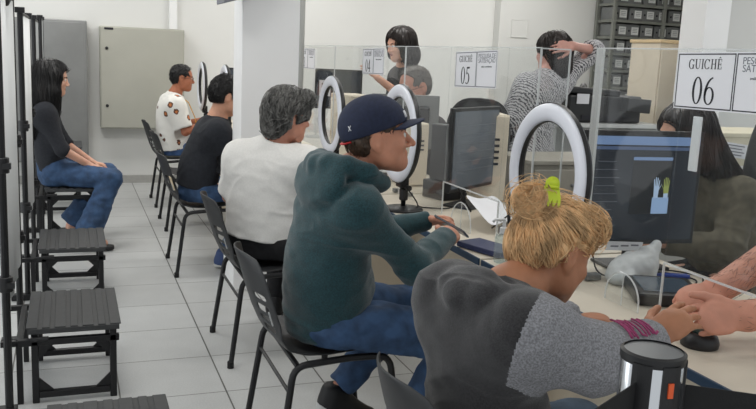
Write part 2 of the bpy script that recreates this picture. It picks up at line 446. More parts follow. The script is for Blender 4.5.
def hand_dirs(d, n, side):
    d = nrm(d); n = nrm(V(n)-d*(V(n)@d)); t = np.cross(d, n)*side; return d, n, t        # t points to the thumb
def rot_to(d, n, a): return d*math.cos(a)-n*math.sin(a)
def add_hand(S, w, d, n, side, curl=.35, sc=1.0, thumb=(.62, .62, -.35), spread=.05, curls=None, tcurl=.35):
    """w wrist, d along the palm, n out of the back of the hand, side +1/-1 picks where the thumb is"""
    d, n, t = hand_dirs(d, n, side); w = V(w)
    S.ecap(w+d*.012*sc, w+d*.078*sc, .029*sc, .038*sc, n, .40, .02)
    S.cap(w+d*.02*sc+t*.016*sc, w+d*.055*sc+t*.026*sc-n*.006*sc, .014*sc, .012*sc, .014)
    for i, (o, L, r) in enumerate(((.030, .074, .0088), (.0105, .082, .0092), (-.0095, .077, .0088), (-.028, .060, .0078))):
        b = w+d*(.083-.006*abs(i-1))*sc+t*o*sc; dd = nrm(d+t*spread*(1.5-i)); nn = nrm(n-dd*(n@dd)); c = (curls[i] if curls else curl*(1+.12*i))
        a = c*.8; p = b-dd*.02*sc
        S.cap(p, b, r*sc*1.05, r*sc*1.05, .008); p = b
        for seg, m in ((.46, 1.0), (.30, .92), (.24, .82)):
            e = rot_to(dd, nn, a); q = p+e*L*seg*sc; S.cap(p, q, r*m*sc, r*m*.92*sc, .0035); p = q; a += c
    b = w+d*.022*sc+t*.022*sc; e = nrm(d*thumb[0]+t*thumb[1]+n*thumb[2]); p = b; r = .0115
    for seg, m in ((.040, 1.05), (.034, .98), (.027, .85)):
        q = p+e*seg*sc; S.cap(p, q, r*m*sc, r*m*.9*sc, .006); p = q; e = nrm(e+d*tcurl*.8-t*tcurl*.5)

SKINS = {}
def skin(name, c):
    if name not in SKINS:
        m = mat('skin_'+name, c, .5, var=.06, vscale=25, bump=.06, bscale=180, spec=.35)
        b = m.node_tree.nodes['Principled BSDF']; b.inputs['Subsurface Weight'].default_value = .12; b.inputs['Subsurface Radius'].default_value = (.012, .005, .003); b.inputs['Subsurface Scale'].default_value = .6
        SKINS[name] = m
    return SKINS[name]
LIPS = mat('lips', (158, 92, 84), .45)
EYEW = mat('eye_white', (225, 222, 216), .25); IRIS = mat('eye_iris', (48, 32, 24), .2)

def eyes(H, parent, closed=False):
    for q in (-1, 1):
        mb = MB(); c = H.p(q*.033, .0815, .006); R = Matrix([list(H.R[0]), list(H.R[1]), list(H.R[2])]).transposed()
        mb.ell(c, V(.0118, .0118, .0118)*H.s, 12, 8, R); mb.ell(H.p(q*.033, .0895, .0055), V(.0055, .0048, .0055)*H.s, 10, 6, R, mi=1)
        mb.build('eye', [EYEW, IRIS], parent, smooth=True)
def brows(H, parent, m):
    for q in (-1, 1):
        mb = MB(); mb.tube([H.p(q*.016, .0925, .022), H.p(q*.034, .0905, .028), H.p(q*.05, .076, .022)], [.0035*H.s, .004*H.s, .002*H.s], 6)
        mb.build('eyebrow', m, parent, smooth=True)

# ------------------------------------------------------------------ a posed figure: one continuous skin, clothes and hair as its children
class Fig:
    """J: pel, wai, che, nek (points), head (Frame), sh/el/wr/hip/kn/an = (right, left) point pairs, hd = ((d, n), (d, n)) hand directions"""
    def __init__(s, label, J, f, g=1.0, group=None):
        s.J, s.f, s.g = J, nrm(f), g; s.l = nrm(np.cross((0, 0, 1), s.f))
        x, y = J['pel'][0], J['pel'][1]; z = J.get('base', 0)
        s.root = thing('person', label, 'person', (x, y, z), group)
    def body(s, sk, vox=.005, arm=1.0, hand_kw=({}, {}), nose=1.0, full=1.0, neck_r=.056, feet=True, mfun=None, hs=(1, 1)):
        J, f, g = s.J, s.f, s.g; S = SDF(); H = J['head']
        S.ecap(V(J['pel'])-V(0, 0, .0), J['wai'], .125*g, .115*g, f, .70, .05)
        S.ecap(J['wai'], V(J['che']), .115*g, .135*g, f, .66, .06)
        S.cap(V(J['sh'][0])*.8+V(J['nek'])*.2-V(0, 0, .02), V(J['sh'][1])*.8+V(J['nek'])*.2-V(0, 0, .02), .045, k=.05)
        S.cap(J['nek'], H.p(0, -.022, -.05), neck_r, neck_r*.92, .035)
        S.cap(V(J['che']), J['nek'], .085*g, .06, .05)
        for i in (0, 1):
            S.cap(V(J['sh'][i])*.9+V(J['che'])*.1, J['el'][i], .040*min(arm, 1), .036*arm, .03); S.cap(J['el'][i], J['wr'][i], .040*arm, .027*arm, .012)
            d, n = J['hd'][i]; add_hand(S, J['wr'][i], d, n, J.get('thumb', (-1, 1))[i], sc=hs[i], **hand_kw[i])
            if 'hip' in J:
                S.cap(J['hip'][i], J['kn'][i], .066, .048, .05); S.cap(J['kn'][i], J['an'][i], .045, .033, .02)
                if feet:
                    td = nrm(J['toe'][i]); a = V(J['an'][i]); S.cap(a-V(0, 0, .035), a+td*.12-V(0, 0, .055), .036, .026, .03)
        s.seatcut(S); add_head(S, H, nose, full)
        def lipf(P):
            q = H.loc(P); m = (np.abs(q[:, 0]) < .022-.6*np.abs(q[:, 2]+.057)) & (np.abs(q[:, 2]+.057) < .0105) & (q[:, 1] > .078); return m.astype(int)
        s.S = S
        s.bodyobj = sdf_obj('body', S, vox, [sk, LIPS], s.root, mfun=mfun or lipf)
        return s.bodyobj
    def seatcut(s, S):
        if 'seat' in s.J:
            z, x0, x1, y0, y1 = s.J['seat']
            S._add(lambda P: np.max(np.stack([P[:, 2]-z, z-.13-P[:, 2], x0-P[:, 0], P[:, 0]-x1, y0-P[:, 1], P[:, 1]-y1]), 0), (x0, y0, z-.13), (x1, y1, z), .012, 's')
    def top(s, name, m, vox=.006, sleeve=1.0, r=1.0, sr=1.0, hem=-.10, disp=.006, extra=None, cuff=True, belly=0., mfun=None, hemr=1.0, neckcut=.012):
        J, f, g = s.J, s.f, s.g; S = SDF(); up = nrm(V(J['che'])-V(J['wai'])); pel = V(J['pel'])
        S.ecap(pel, J['wai'], .178*g*r*hemr, .160*g*r, f, .74, .05)
        ch = V(J['che'])-up*.055; S.ecap(J['wai'], ch, .160*g*r, .170*g*r, f, .70, .06)
        if belly: S.ell(V(J['wai'])+s.f*.07*g-V(0, 0, .04), np.stack([s.l, s.f, V(0, 0, 1)]), V(.15, .13, .15)*belly, .08)
        m0 = (V(J['sh'][0])+V(J['sh'][1]))/2; g0, g1 = [m0+(V(q)-m0)*.66-up*.035-s.f*.012 for q in J['sh']]; S.ecap(g0, g1, .094*r*g**.5, .094*r*g**.5, s.f, .95, .06)
        for q, q0 in zip(J['sh'], (g0, g1)): S.cap(q0, V(q)-s.f*.006, .080*r, .060*r, k=.05)
        S.cap(V(J['sh'][0])*.9+V(J['che'])*.1, V(J['nek'])-V(0, 0, .02), .050*r, .060*r, .07); S.cap(V(J['sh'][1])*.9+V(J['che'])*.1, V(J['nek'])-V(0, 0, .02), .050*r, .060*r, .07)
        for i in (0, 1):
            sh, el, wr = V(J['sh'][i]), V(J['el'][i]), V(J['wr'][i])
            if sleeve <= 1.0:
                e = sh+(el-sh)*sleeve; S.cap(sh, e, .060*sr*r, .056*sr*r, .065)
                d = nrm(el-sh); S.cut(e, -d, e+d*.06, .11)
            else:
                S.cap(sh, el, .060*sr*r, .053*sr*r, .065)
                t = min(sleeve-1, 1.0); e = el+(wr-el)*t; S.cap(el, e, .055*sr*r, (.055-.016*t)*sr*r, .03)
                d = nrm(wr-el)
                if not cuff: S.cut(e, -d, e+d*.05, .075)
                else: S.cap(e-d*.03, e, .037*sr*r, .035*sr*r, .006); S.cut(e+d*.012, -d, e+d*.06, .062)
        if extra: extra(S)
        s.seatcut(S)
        if hem is not None:
            n = nrm(V(J['pel'])-V(J['wai'])); S.plane(pel+n*(-hem), n)
        H = J['head']; nd = nrm(H.p(0, -.02, -.05)-V(J['nek']))
        if neckcut is not None: S.cut(V(J['nek'])+nd*neckcut, -nd, V(J['nek'])+nd*.09, .095)
        s.T = S
        def dp(P):
            q = np.stack([P@s.f, P@s.l, P[:, 2]], 1); w = vnoise(q*5.0)*1.2
            a = (1-np.abs(vnoise(np.stack([q[:, 0]*5+w, q[:, 1]*5, q[:, 2]*13+w*1.5], 1))))**2-.5
            return disp*(a*.75+vnoise(P*[22, 22, 34]+7)*.28)
        return sdf_obj(name, S, vox, m, s.root, dp, 1, mfun)
    def trousers(s, name, m, vox=.006, r=1.0, hem=1.0, disp=.006, waist=.06, flare=.0, extra=None):
        J, f, g = s.J, s.f, s.g; S = SDF(); pel = V(J['pel'])
        S.ecap(pel-V(0, 0, .02), pel+(V(J['wai'])-pel)*.8, .165*g, .15*g, f, .76, .05)
        for i in (0, 1):
            h, k, a = V(J['hip'][i]), V(J['kn'][i]), V(J['an'][i])
            S.cap(h, k, .092*r*g**.5, .070*r, .05); S.cap(k, k+(a-k)*hem, .068*r, (.056+flare)*r, .035)
            d = nrm(a-k); e = k+(a-k)*hem; S.cut(e, -d, e+d*.07, .10+flare)
        n = nrm(V(J['wai'])-pel); S.plane(pel+n*waist, n)
        if extra: extra(S)
        s.seatcut(S); s.P = S
        return sdf_obj(name, S, vox, m, s.root, lambda P: disp*(vnoise(P*[14, 14, 30])*.8+vnoise(P*34+3)*.5), 1)
    def shoe(s, i, m, sole, up=.0, ln=.165):
        J = s.J; a = V(J['an'][i]); td = nrm(J['toe'][i]); lo = a-V(0, 0, .06)
        S = SDF(); S.cap(a+td*-.02-V(0, 0, .01), lo-td*.03, .05, .046, .02); S.cap(lo-td*.035, lo+td*ln, .044, .037, .03); S.cap(a+td*.03-V(0, 0, .02), lo+td*.1, .04, .034, .03)
        un = nrm(np.cross(np.cross(td, V(0, 0, 1)), td)); S.plane(lo-un*.026, -un); S.plane(a+V(0, 0, .035), V(0, 0, 1))
        o = sdf_obj('shoe', S, .006, m, s.root)
        T = SDF(); T.cap(lo-td*.038-un*.018, lo+td*ln-un*.018, .047, .040, .02); T.plane(lo-un*.038, -un); T.plane(lo-un*.014, un)
        sdf_obj('sole', T, .006, sole, o)
        return o
def hairy(S, vox, name, m, parent, groups, disp=None, it=1):
    """hair = a shell with combed strands; groups: list of (seeds, flow, length, steps, rad, kw)"""
    v, f = mesh_sdf(S, vox); v = relax(v, f, it)
    if disp is not None: v = v+S.grad(v)*disp(v)[:, None]
    vs, fs = [v], [f]; n = len(v); rng = np.random.RandomState(5)
    for sel, flow, num, length, steps, rad, kw in groups:
        c = v[sel(v)]
        if not len(c): continue
        sd = c[rng.randint(0, len(c), num)]+rng.normal(0, vox*.5, (num, 3))
        a, b = strands(S, sd, flow, length, steps, rad, rng=rng, **kw); vs.append(a); fs.append(b+n); n += len(a)
    return np_obj(name, np.concatenate(vs), np.concatenate(fs), m, parent)

# ================================================================== SETTING
struct('floor', MB().box((2.4, 4.4, -.05), (11.6, 10.6, .1)), floor_mat())
struct('wall_back', MB().box((.8, 9.53, 1.55), (8.4, .16, 3.1)).box((6.6, 9.455, 1.55), (3.2, .31, 3.1), mi=1), [WHITE, WHITE2])
struct('wall_right', MB().box((6.3, 5.12, 1.55), (3.76, .16, 3.1)), WHITE2)
struct('wall_side', MB().box((8.16, 7.0, 1.55), (.16, 5.0, 3.1)), WHITE)
struct('ceiling', MB().box((2.4, 4.4, 3.10), (11.6, 10.6, .1)), mat('ceiling_white', (236, 236, 234), .9, var=.01))
struct('baseboard_back', MB().box((.8, 9.44, .043), (8.4, .02, .086)).box((6.6, 9.29, .043), (3.2, .02, .086)), mat('baseboard_tile', (168, 167, 163), .45, var=.06, vscale=20))
struct('pillar', MB().box((1.168, 5.215, 1.55), (.365, .27, 3.1)).box((1.168, 5.205, .085), (.45, .35, .17)), PILLAR, bevel=.006)
struct('pillar_far', MB().box((4.31, 4.92, 1.55), (.22, .25, 3.1)), PILLAR, bevel=.004)
struct('trim_pipe', MB().tube([(1.358, 5.095, .0), (1.358, 5.095, 3.05)], .022, 12).box((1.352, 5.075, 1.9), (.05, .012, .02)).box((1.352, 5.075, .9), (.05, .012, .02)), mat('conduit', (176, 176, 172), .4, .3), smooth=True)
struct('trim_duct', MB().box((1.07, 9.42, 2.38), (.085, .06, 1.38)), PILLAR, bevel=.008)
pm = MB()
for a, b in (((5.17, 9.292, 1.82), (5.17, 9.292, 2.03)), ((5.39, 9.292, 1.82), (5.39, 9.292, 2.03)), ((5.17, 9.292, 1.82), (5.39, 9.292, 1.82)), ((5.17, 9.292, 2.03), (5.39, 9.292, 2.03))):
    pm.tube([a, b], .006, 6)
struct('trim_access_panel', pm.box((5.28, 9.296, 1.925), (.21, .008, .2)), WHITE2)

# ------------------------------------------------------------------ wall cabinets
t = thing('electrical_cabinet', 'large beige metal electrical cabinet with round locks mounted on the back wall', 'cabinet', (.74, 9.35, .62))
BEIGE = mat('beige_metal', (178, 177, 166), .38, .1, var=.03, vscale=3)
MB().box((.737, 9.352, 1.152), (.87, .19, 1.07)).build('body', BEIGE, t, bevel=.008)
d = MB().box((.737, 9.255, 1.152), (.85, .02, 1.05)).build('door', BEIGE, t, bevel=.006)
for z in (.86, 1.46): MB().lathe([(.016, 0), (.016, .008), (.010, .012)], (.372, 9.245, z), 16, Matrix.Rotation(PI/2, 3, 'X')).build('lock', BLACKP, d, smooth='auto')
MB().box((.395, 9.243, 1.662), (.09, .004, .022)).build('name_plate', INK, d)
t = thing('electrical_cabinet', 'tall dark grey metal cabinet on the back wall behind the black-haired woman', 'cabinet', (-.1, 9.3, .25))
MB().box((-.22, 9.34, .99), (.80, .19, 1.475)).build('body', mat('dark_grey_metal', (140, 141, 140), .5, .2, var=.05, vscale=6), t, bevel=.01)
MB().box((-.22, 9.243, .99), (.76, .012, 1.43)).build('door', MC['dark_grey_metal'], t, bevel=.004)
t = thing('wall_bracket', 'grey bracket fixed high on the near white pillar', 'bracket', (.98, 5.08, 1.78))
MB().prism([(0, 0), (.10, .03), (.24, .20), (.0, .20)], (.83, 5.079, 1.755), (1, 0, 0), (0, 0, 1), .26).build('housing', mat('bracket_grey', (120, 122, 130), .5), t, bevel=.006)
MB().box((.93, 5.085, 1.90), (.20, .05, .2)).build('mounting_plate', GREYM, t, bevel=.004)

# ------------------------------------------------------------------ step benches and backdrop stands on the left
TREAD = mat('tread_board', (56, 57, 58), .6, var=.08, vscale=30)
def bench(y, h, label, cx=0.0):
    t = thing('step_bench', label, 'bench', (cx, y, 0), 'black step benches along the backdrops')
    mb = MB().box((cx, y, h-.012), (.36, .56, .022))
    for k in range(7): mb.box((cx-.165+k*.055, y, h+.001), (.030 if k % 2 else .044, .55, .006))
    mb.build('tread', TREAD, t, bevel=.002)
    for sy in (-1, 1):
        yy = y+sy*.25; fm = MB()
        fm.box((cx-.02, yy, h-.065), (.40, .028, .028)).build('rail', BLACKM, t, bevel=.003); MB().box((cx-.0, yy, .035), (.282, .028, .028)).build('rail', BLACKM, t, bevel=.003)
        for sx in (-1, 1):
            x = cx+sx*.155
            for z, q in ((h-.08, -1), (.05, 1)):
                MB().prism([(0, 0), (-sx*.06, 0), (0, q*.06)], (x-sx*.012, yy+.004, z), (1, 0, 0), (0, 0, 1), .008).build('gusset', BLACKM, t)
        for sx in (-1, 1): MB().box((cx+sx*.155, yy, (h-.024)/2), (.028, .028, h-.024)).build('leg', BLACKM, t, bevel=.003)
    am = MB()
    for sy in (-1, 1):
        am.box((cx-.235, y+sy*.25, h-.065), (.10, .024, .024)); am.box((cx-.215, y+sy*.25, (h-.06)/2), (.024, .024, h-.06))
    am.box((cx-.215, y, h-.065), (.024, .52, .024)).tube([(cx-.17, y-.28, h-.045), (cx-.10, y-.28, h-.045)], .012, 8).build('side_frame', BLACKM, t, bevel=.002)
    return t
bench(2.45, .33, 'black step bench cut off at the bottom edge beside the nearest chairs', .10)
bench(3.80, .33, 'black step bench with whole ribbed tread, nearest that shows all its legs')
bench(5.22, .33, 'black step bench just in front of the seated black-haired woman')
bench(6.625, .447, 'black step bench that the woman in blue jeans sits on')
bench(8.02, .585, 'small black step bench behind the seated woman, below the grey cabinet', -.09)

BANNER = mat('backdrop_fabric', (222, 224, 224), .85, var=.03, vscale=4)
BANNERD = mat('backdrop_grey', (150, 153, 154), .85, var=.05, vscale=4)
def stand(ya, yb, h, label, x=-.25, bm=BANNER, tall=0):
    t = thing('backdrop_stand', label, 'backdrop stand', (x, (ya+yb)/2, 0), 'photo backdrop stands')
    for yy, hh in ((ya, h), (yb, h+tall)):
        p = MB().tube([(x, yy, .0), (x, yy, hh)], .016, 10).build('pole', BLACKM, t, smooth='auto')
        for z in (.55, 1.02): MB().lathe([(.026, -.03), (.028, -.028), (.028, .028), (.026, .03)], (x, yy, z), 12).box((x+.02, yy-.02, z), (.03, .03, .022)).build('clamp', BLACKP, p, smooth='auto')
        MB().box((x-.03, yy, .02), (.12, .05, .035)).build('foot', BLACKM, t, bevel=.004)
    MB().tube([(x, ya, h-.02), (x, yb, h-.02)], .012, 8).box((x, ya, h-.005), (.05, .05, .03)).box((x, yb, h-.005), (.05, .05, .03)).build('top_rail', BLACKM, t, smooth='auto')
    n = 16; vs = []; fs = []
    for i in range(n+1):
        for j, z in enumerate((.42, h-.03)): vs.append((x+.006*math.sin(i*1.3), ya+.03+(yb-ya-.06)*i/n, z))
    for i in range(n): fs.append((2*i, 2*i+2, 2*i+3, 2*i+1))
    o = MB().add(vs, fs).build('backdrop_panel', bm, t, smooth=True); o.modifiers.new('thickness', 'SOLIDIFY').thickness = .006
    return t
t = stand(3.44, 4.30, 1.70, 'tall black backdrop stand at the left edge with a clamp bracket on top', tall=.35)
MB().box((-.25, 3.9, 1.76), (.05, .30, .03)).box((-.25, 3.80, 1.72), (.04, .08, .07)).lathe([(.02, -.03), (.03, -.01), (.03, .03)], (-.25, 3.80, 1.66), 12).build('clamp_bracket', BLACKP, t, bevel=.004)
stand(5.08, 6.05, 1.665, 'backdrop stand with a pale panel beside the step bench in front of the woman')
stand(6.96, 7.72, 1.68, 'black backdrop stand right behind the back of the woman with black hair', bm=BANNERD)
stand(8.42, 8.95, 1.725, 'farthest black backdrop stand against the dark grey cabinet', x=-.245, bm=BANNERD)
t = thing('wall_poster', 'white sheet with a ring outline hanging between two backdrop stands', 'poster', (-.262, 4.7, 1.4))
MB().box((-.285, 4.72, 1.52), (.004, .62, .42)).build('sheet', PAPER, t)
MB().tube(arc((-.281, 4.85, 1.52), .12, 0, 2*PI, 24, (0, 1, 0), (0, 0, 1))[:-1], .008, 6, closed=True).build('ring_outline', INK, t)

# ------------------------------------------------------------------ desks
def desk(y0, y1, x0, label, edge=BLUEE, depth=.74, h=.75):
    t = thing('desk', label, 'desk', (x0+depth/2, (y0+y1)/2, 0), 'service counter desks')
    cx, cy, w = x0+depth/2, (y0+y1)/2, y1-y0
    MB().box((cx, cy, h-.0125), (depth-.006, w, .025)).build('desktop', DESKT, t, bevel=.002)
    MB().box((x0+.002, cy, h-.013), (.008, w, .028)).build('edge_band', edge, t, bevel=.002)
    MB().box((x0+.34, cy, .42), (.02, w-.06, .60)).build('modesty_panel', CREAM, t, bevel=.002)
    for yy in (y0+.02, y1-.02): MB().box((cx+.0, yy, .363), (depth-.14, .03, .724)).build('side_panel', CREAM, t, bevel=.003)
    return t
desk(.35, 2.73, 1.46, 'long cream desk with blue edge under the nearest counter sign 06')
desk(2.75, 4.20, 1.46, 'cream desk in front of the man in the navy cap')
desk(4.22, 5.04, 1.46, 'cream desk beside the near white pillar, in front of the white sweater woman')
desk(5.385, 6.62, 1.14, 'cream desk that the man in the black shirt leans on')
desk(6.64, 7.75, 1.16, 'cream desk with the ring light behind the black shirt man')
desk(7.77, 9.0, 1.24, 'farthest cream desk, in front of the man with a yellow tie')

# ------------------------------------------------------------------ acrylic screens and their counter signs
def glyph(mb, ch, x, y, h, o, ux, uy):
    """serif capitals and figures drawn as solid strokes; returns the advance"""
    th, tn, D = h*.13, h*.045, .0006
    ux, uy, o = Vector(ux), Vector(uy), Vector(o)
    P = lambda pl: mb.prism([(x+a*h, y+b*h) for a, b in pl], o, ux, uy, D)
    R = lambda a, b, c, d: P([(a, b), (c, b), (c, d), (a, d)])
    def ring(cx, cy, rx, ry, a0, a1, t0, t1, n=26):
        for i in range(n):
            q = [a0+(a1-a0)*(i+k)/n for k in (0, 1)]; pl = []
            for a in q: pl.append((cx+rx*math.cos(a), cy+ry*math.sin(a)))
            for a in q[::-1]:
                pl.append((cx+(rx-t0)*math.cos(a), cy+(ry-t1)*math.sin(a)))
            P(pl)
    s = .13; n_ = .045
    def stem(a): R(a-s/2, 0, a+s/2, 1); R(a-.14, 0, a+.14, .04); R(a-.14, .96, a+.14, 1)
    if ch == 'I': stem(.18); return .36*h
    if ch == 'H': stem(.2); stem(.68); R(.2, .48, .68, .53); return .88*h
    if ch == 'U':
        R(.13, .36, .26, 1); R(.05, .96, .34, 1); R(.69, .36, .735, 1); R(.57, .96, .85, 1); n = 20
        for i in range(n):
            q0, q1 = PI+PI*i/n, PI+PI*(i+1)/n
            P([(.4325+.3025*math.cos(q), .36+.375*math.sin(q)) for q in (q0, q1)]+[(.475+.215*math.cos(q), .36+.31*math.sin(q)) for q in (q1, q0)])
        return .9*h
    if ch in 'CG':
        ring(.42, .5, .40, .52, PI*.22, PI*1.78, .13, .05)
        R(.70, .70, .74, 1.0)
        if ch == 'G': R(.62, .02, .75, .42); R(.52, .40, .84, .44)
        else: R(.70, .02, .73, .22)
        return .86*h
    if ch in 'EÊ':
        stem(.18)
        for b in (0, .47, .955): R(.18, b, .60 if b != .47 else .52, b+n_)
        R(.57, 0, .61, .25); R(.56, .76, .60, 1); R(.48, .36, .52, .62)
        if ch == 'Ê': P([(.18, 1.08), (.34, 1.24), (.50, 1.08), (.44, 1.08), (.34, 1.17), (.24, 1.08)])
        return .70*h
    if ch == '0': ring(.28, .5, .26, .51, 0, 2*PI, .11, .04, 36); return .58*h
    if ch == '6':
        ring(.29, .32, .26, .33, 0, 2*PI, .10, .04, 30); ring(.50, .34, .47, .68, PI*.55, PI*1.0, .11, .05); return .60*h
    if ch == '5':
        ring(.22, .33, .30, .34, -PI*.72, PI*.62, .12, .05); P([(.10, .56), (.16, .56), (.22, .93), (.17, 1.0)]); P([(.17, .90), (.50, .90), (.53, 1.0), (.17, 1.0)]); return .58*h
    if ch == '4':
        R(.34, 0, .46, 1); R(.02, .24, .56, .33); P([(.02, .33), (.07, .33), (.40, .88), (.40, 1.0)]); R(.24, 0, .56, .04); return .60*h
    if ch == '3':
        ring(.22, .72, .25, .28, -PI*.5, PI*.85, .11, .05); ring(.22, .28, .30, .29, -PI*.8, PI*.5, .12, .05); return .58*h
    return .4*h
def text(s, size, o, rot, m, name, parent):
    c = bpy.data.curves.new('t', 'FONT'); c.body = s; c.size = size; c.extrude = .0003; c.align_x = 'CENTER'
    q = bpy.data.objects.new('t', c); C.objects.link(q); dg = bpy.context.evaluated_depsgraph_get()
    me = bpy.data.meshes.new_from_object(q.evaluated_get(dg)); bpy.data.objects.remove(q)
    R = rot.to_matrix() if isinstance(rot, Euler) else rot
    org = Vector(parent.get('_org', (0, 0, 0)))
    for v in me.vertices: v.co = R @ v.co+Vector(o)-org
    me.materials.clear(); me.materials.append(m); ob = bpy.data.objects.new(name, me); C.objects.link(ob); ob.parent = parent; return ob
def sign(x, y0, z0, w, h, num, label, tilt=0.0, lean=0.0):
    """reads from the customers' side: its left edge is the far one"""
    t = thing('counter_sign', label, 'sign', (x, y0-w/2, z0), 'counter number signs')
    ux = Vector((0, -math.cos(tilt), math.sin(tilt))); uy = Vector((0, math.sin(tilt), math.cos(tilt))); o = Vector((x, y0, z0))
    nn = ux.cross(uy)
    MB().prism([(0, 0), (w, 0), (w, h), (0, h)], o+nn*.0, ux, uy, .0012).build('sheet', PAPER, t)
    of = o+nn*.0014
    ix = MB(); b = .0032
    for a0, a1 in ((.004, w*.525), (w*.535, w-.004)):
        for q in ([(a0, .004), (a1, .004), (a1, .004+b), (a0, .004+b)], [(a0, h-.004-b), (a1, h-.004-b), (a1, h-.004), (a0, h-.004)], [(a0, .004), (a0+b, .004), (a0+b, h-.004), (a0, h-.004)], [(a1-b, .004), (a1, .004), (a1, h-.004), (a1-b, h-.004)]):
            ix.prism(q, of, ux, uy, .0005)
    ix.build('border', INK if num == '06' else GREYINK, t)
    g = MB(); hh = h*.17; px = 0
    for ch in 'GUICHÊ': px += glyph(MB(), ch, 0, 0, hh, of, ux, uy)+hh*.05
    cx = w*.265-px/2
    for ch in 'GUICHÊ': cx += glyph(g, ch, cx, h*.71, hh, of, ux, uy)+hh*.05
    g.build('heading', INK, t)
    g = MB(); hh = h*.47; wd = (.58+.58)*hh; cx = w*.265-wd/2
    for ch in num: cx += glyph(g, ch, cx, h*.10, hh, of, ux, uy)+hh*.04
    g.build('number', INK, t)
    R = Matrix((ux, uy, nn)).transposed()
    for i, (s, sz) in enumerate((('PESQUISA DE', .026*h/.155), ('SATISFAÇÃO', .026*h/.155), ('avalie o atendimento', .011*h/.155))):
        text(s, sz, of+ux*(w*.765)+uy*(h*(.80-.125*i)), R, GREYINK if i < 2 else INK, 'caption', t)
    return t

def sheet(name, label, y0, y1, x=1.70, z0=.752, z1=1.555, hole=None, wing=0, post=None, sign_=None):
    t = thing(name, label, 'acrylic screen', (x, (y0+y1)/2, z0), 'clear acrylic counter screens')
    w = .004
    if hole:
        a, b, hz = hole; m = MB()
        m.box((x, (y0+a)/2, (z0+z1)/2), (w, a-y0, z1-z0)).box((x, (b+y1)/2, (z0+z1)/2), (w, y1-b, z1-z0)).box((x, (a+b)/2, (hz+z1)/2), (w, b-a, z1-hz))
        m.build('pane', ACR, t)
        MB().box((x, a, (z0+hz)/2), (.007, .004, hz-z0)).box((x, b, (z0+hz)/2), (.007, .004, hz-z0)).box((x, (a+b)/2, hz), (.007, b-a, .005)).build('opening_edge', ACE, t)
    else: MB().box((x, (y0+y1)/2, (z0+z1)/2), (w, y1-y0, z1-z0)).build('pane', ACR, t)
    MB().box((x, (y0+y1)/2, z1+.002), (.006, y1-y0, .004)).box((x, y0, (z0+z1)/2), (.007, .006, z1-z0)).build('polished_edge', ACE, t)
    if wing:
        MB().box((x+wing/2, y0, (z0+z1)/2), (wing, w, z1-z0)).build('side_pane', ACR, t)
        MB().box((x+wing, y0, (z0+z1)/2), (.005, .006, z1-z0)).box((x+wing/2, y0, z1), (wing, .006, .005)).build('side_pane_edge', ACE, t)
    if post: MB().box((x+.004, y1-.018, (z0+z1)/2), (.012, .036, z1-z0)).build('end_strip', mat('frosted_strip', (214, 216, 214), .5), t, bevel=.002)
    for yy in (y0+.06, y1-.06): MB().box((x+.02, yy, z0+.012), (.06, .035, .022)).build('clip', GREYM, t, bevel=.003)
    return t
sheet('acrylic_screen', 'clear acrylic screen carrying the large sign 06, with a hand opening', .5, 2.45, hole=(1.16, 2.0, .912), post=True)
sheet('acrylic_screen', 'clear acrylic screen carrying the sign 05, with a folded side', 2.81, 4.18, wing=.13, hole=(3.06, 3.62, .912))
sheet('acrylic_screen', 'clear acrylic screen carrying the sign 04, beside the pillar pipe', 4.19, 5.45)
sheet('acrylic_screen', 'clear acrylic screen half hidden by the pillar pipe', 5.47, 6.7)
sign(1.693, 2.025, 1.384, .44, .163, '06', 'large white counter sign reading 06 on the nearest acrylic screen', .015)
sign(1.693, 3.545, 1.372, .405, .162, '05', 'white counter sign reading 05 on the middle acrylic screen', .03)
sign(1.693, 4.87, 1.388, .37, .152, '04', 'white counter sign reading 04 in front of the standing woman', .02)
sign(1.693, 6.36, 1.385, .42, .150, '03', 'white counter sign mostly hidden behind the grey pipe of the pillar')
for y, lb in ((2.10, 'small clear acrylic arch on the desk beside the fingerprint scanner'), (3.27, 'small clear acrylic arch on the desk by the hands of the man in the cap')):
    t = thing('acrylic_arch', lb, 'acrylic arch', (1.63, y, .75), 'clear acrylic arches')
    r = .085 if y < 3 else .10
    pl = [(r*math.cos(a), .02+r*math.sin(a)) for a in np.linspace(0, PI, 17)]+[(-r, 0), (r, 0)]
    MB().prism(pl, (1.63, y, .751), (0, 1, 0), (0, 0, 1), .004).build('pane', ACR, t)
    MB().tube([(1.632, y+a, .751+b) for a, b in [(r, 0)]+pl[:17]+[(-r, 0)]], .0028, 6).tube([(1.632, y, .751), (1.632, y, .768+r)], .002, 6).build('edge', ACE, t)

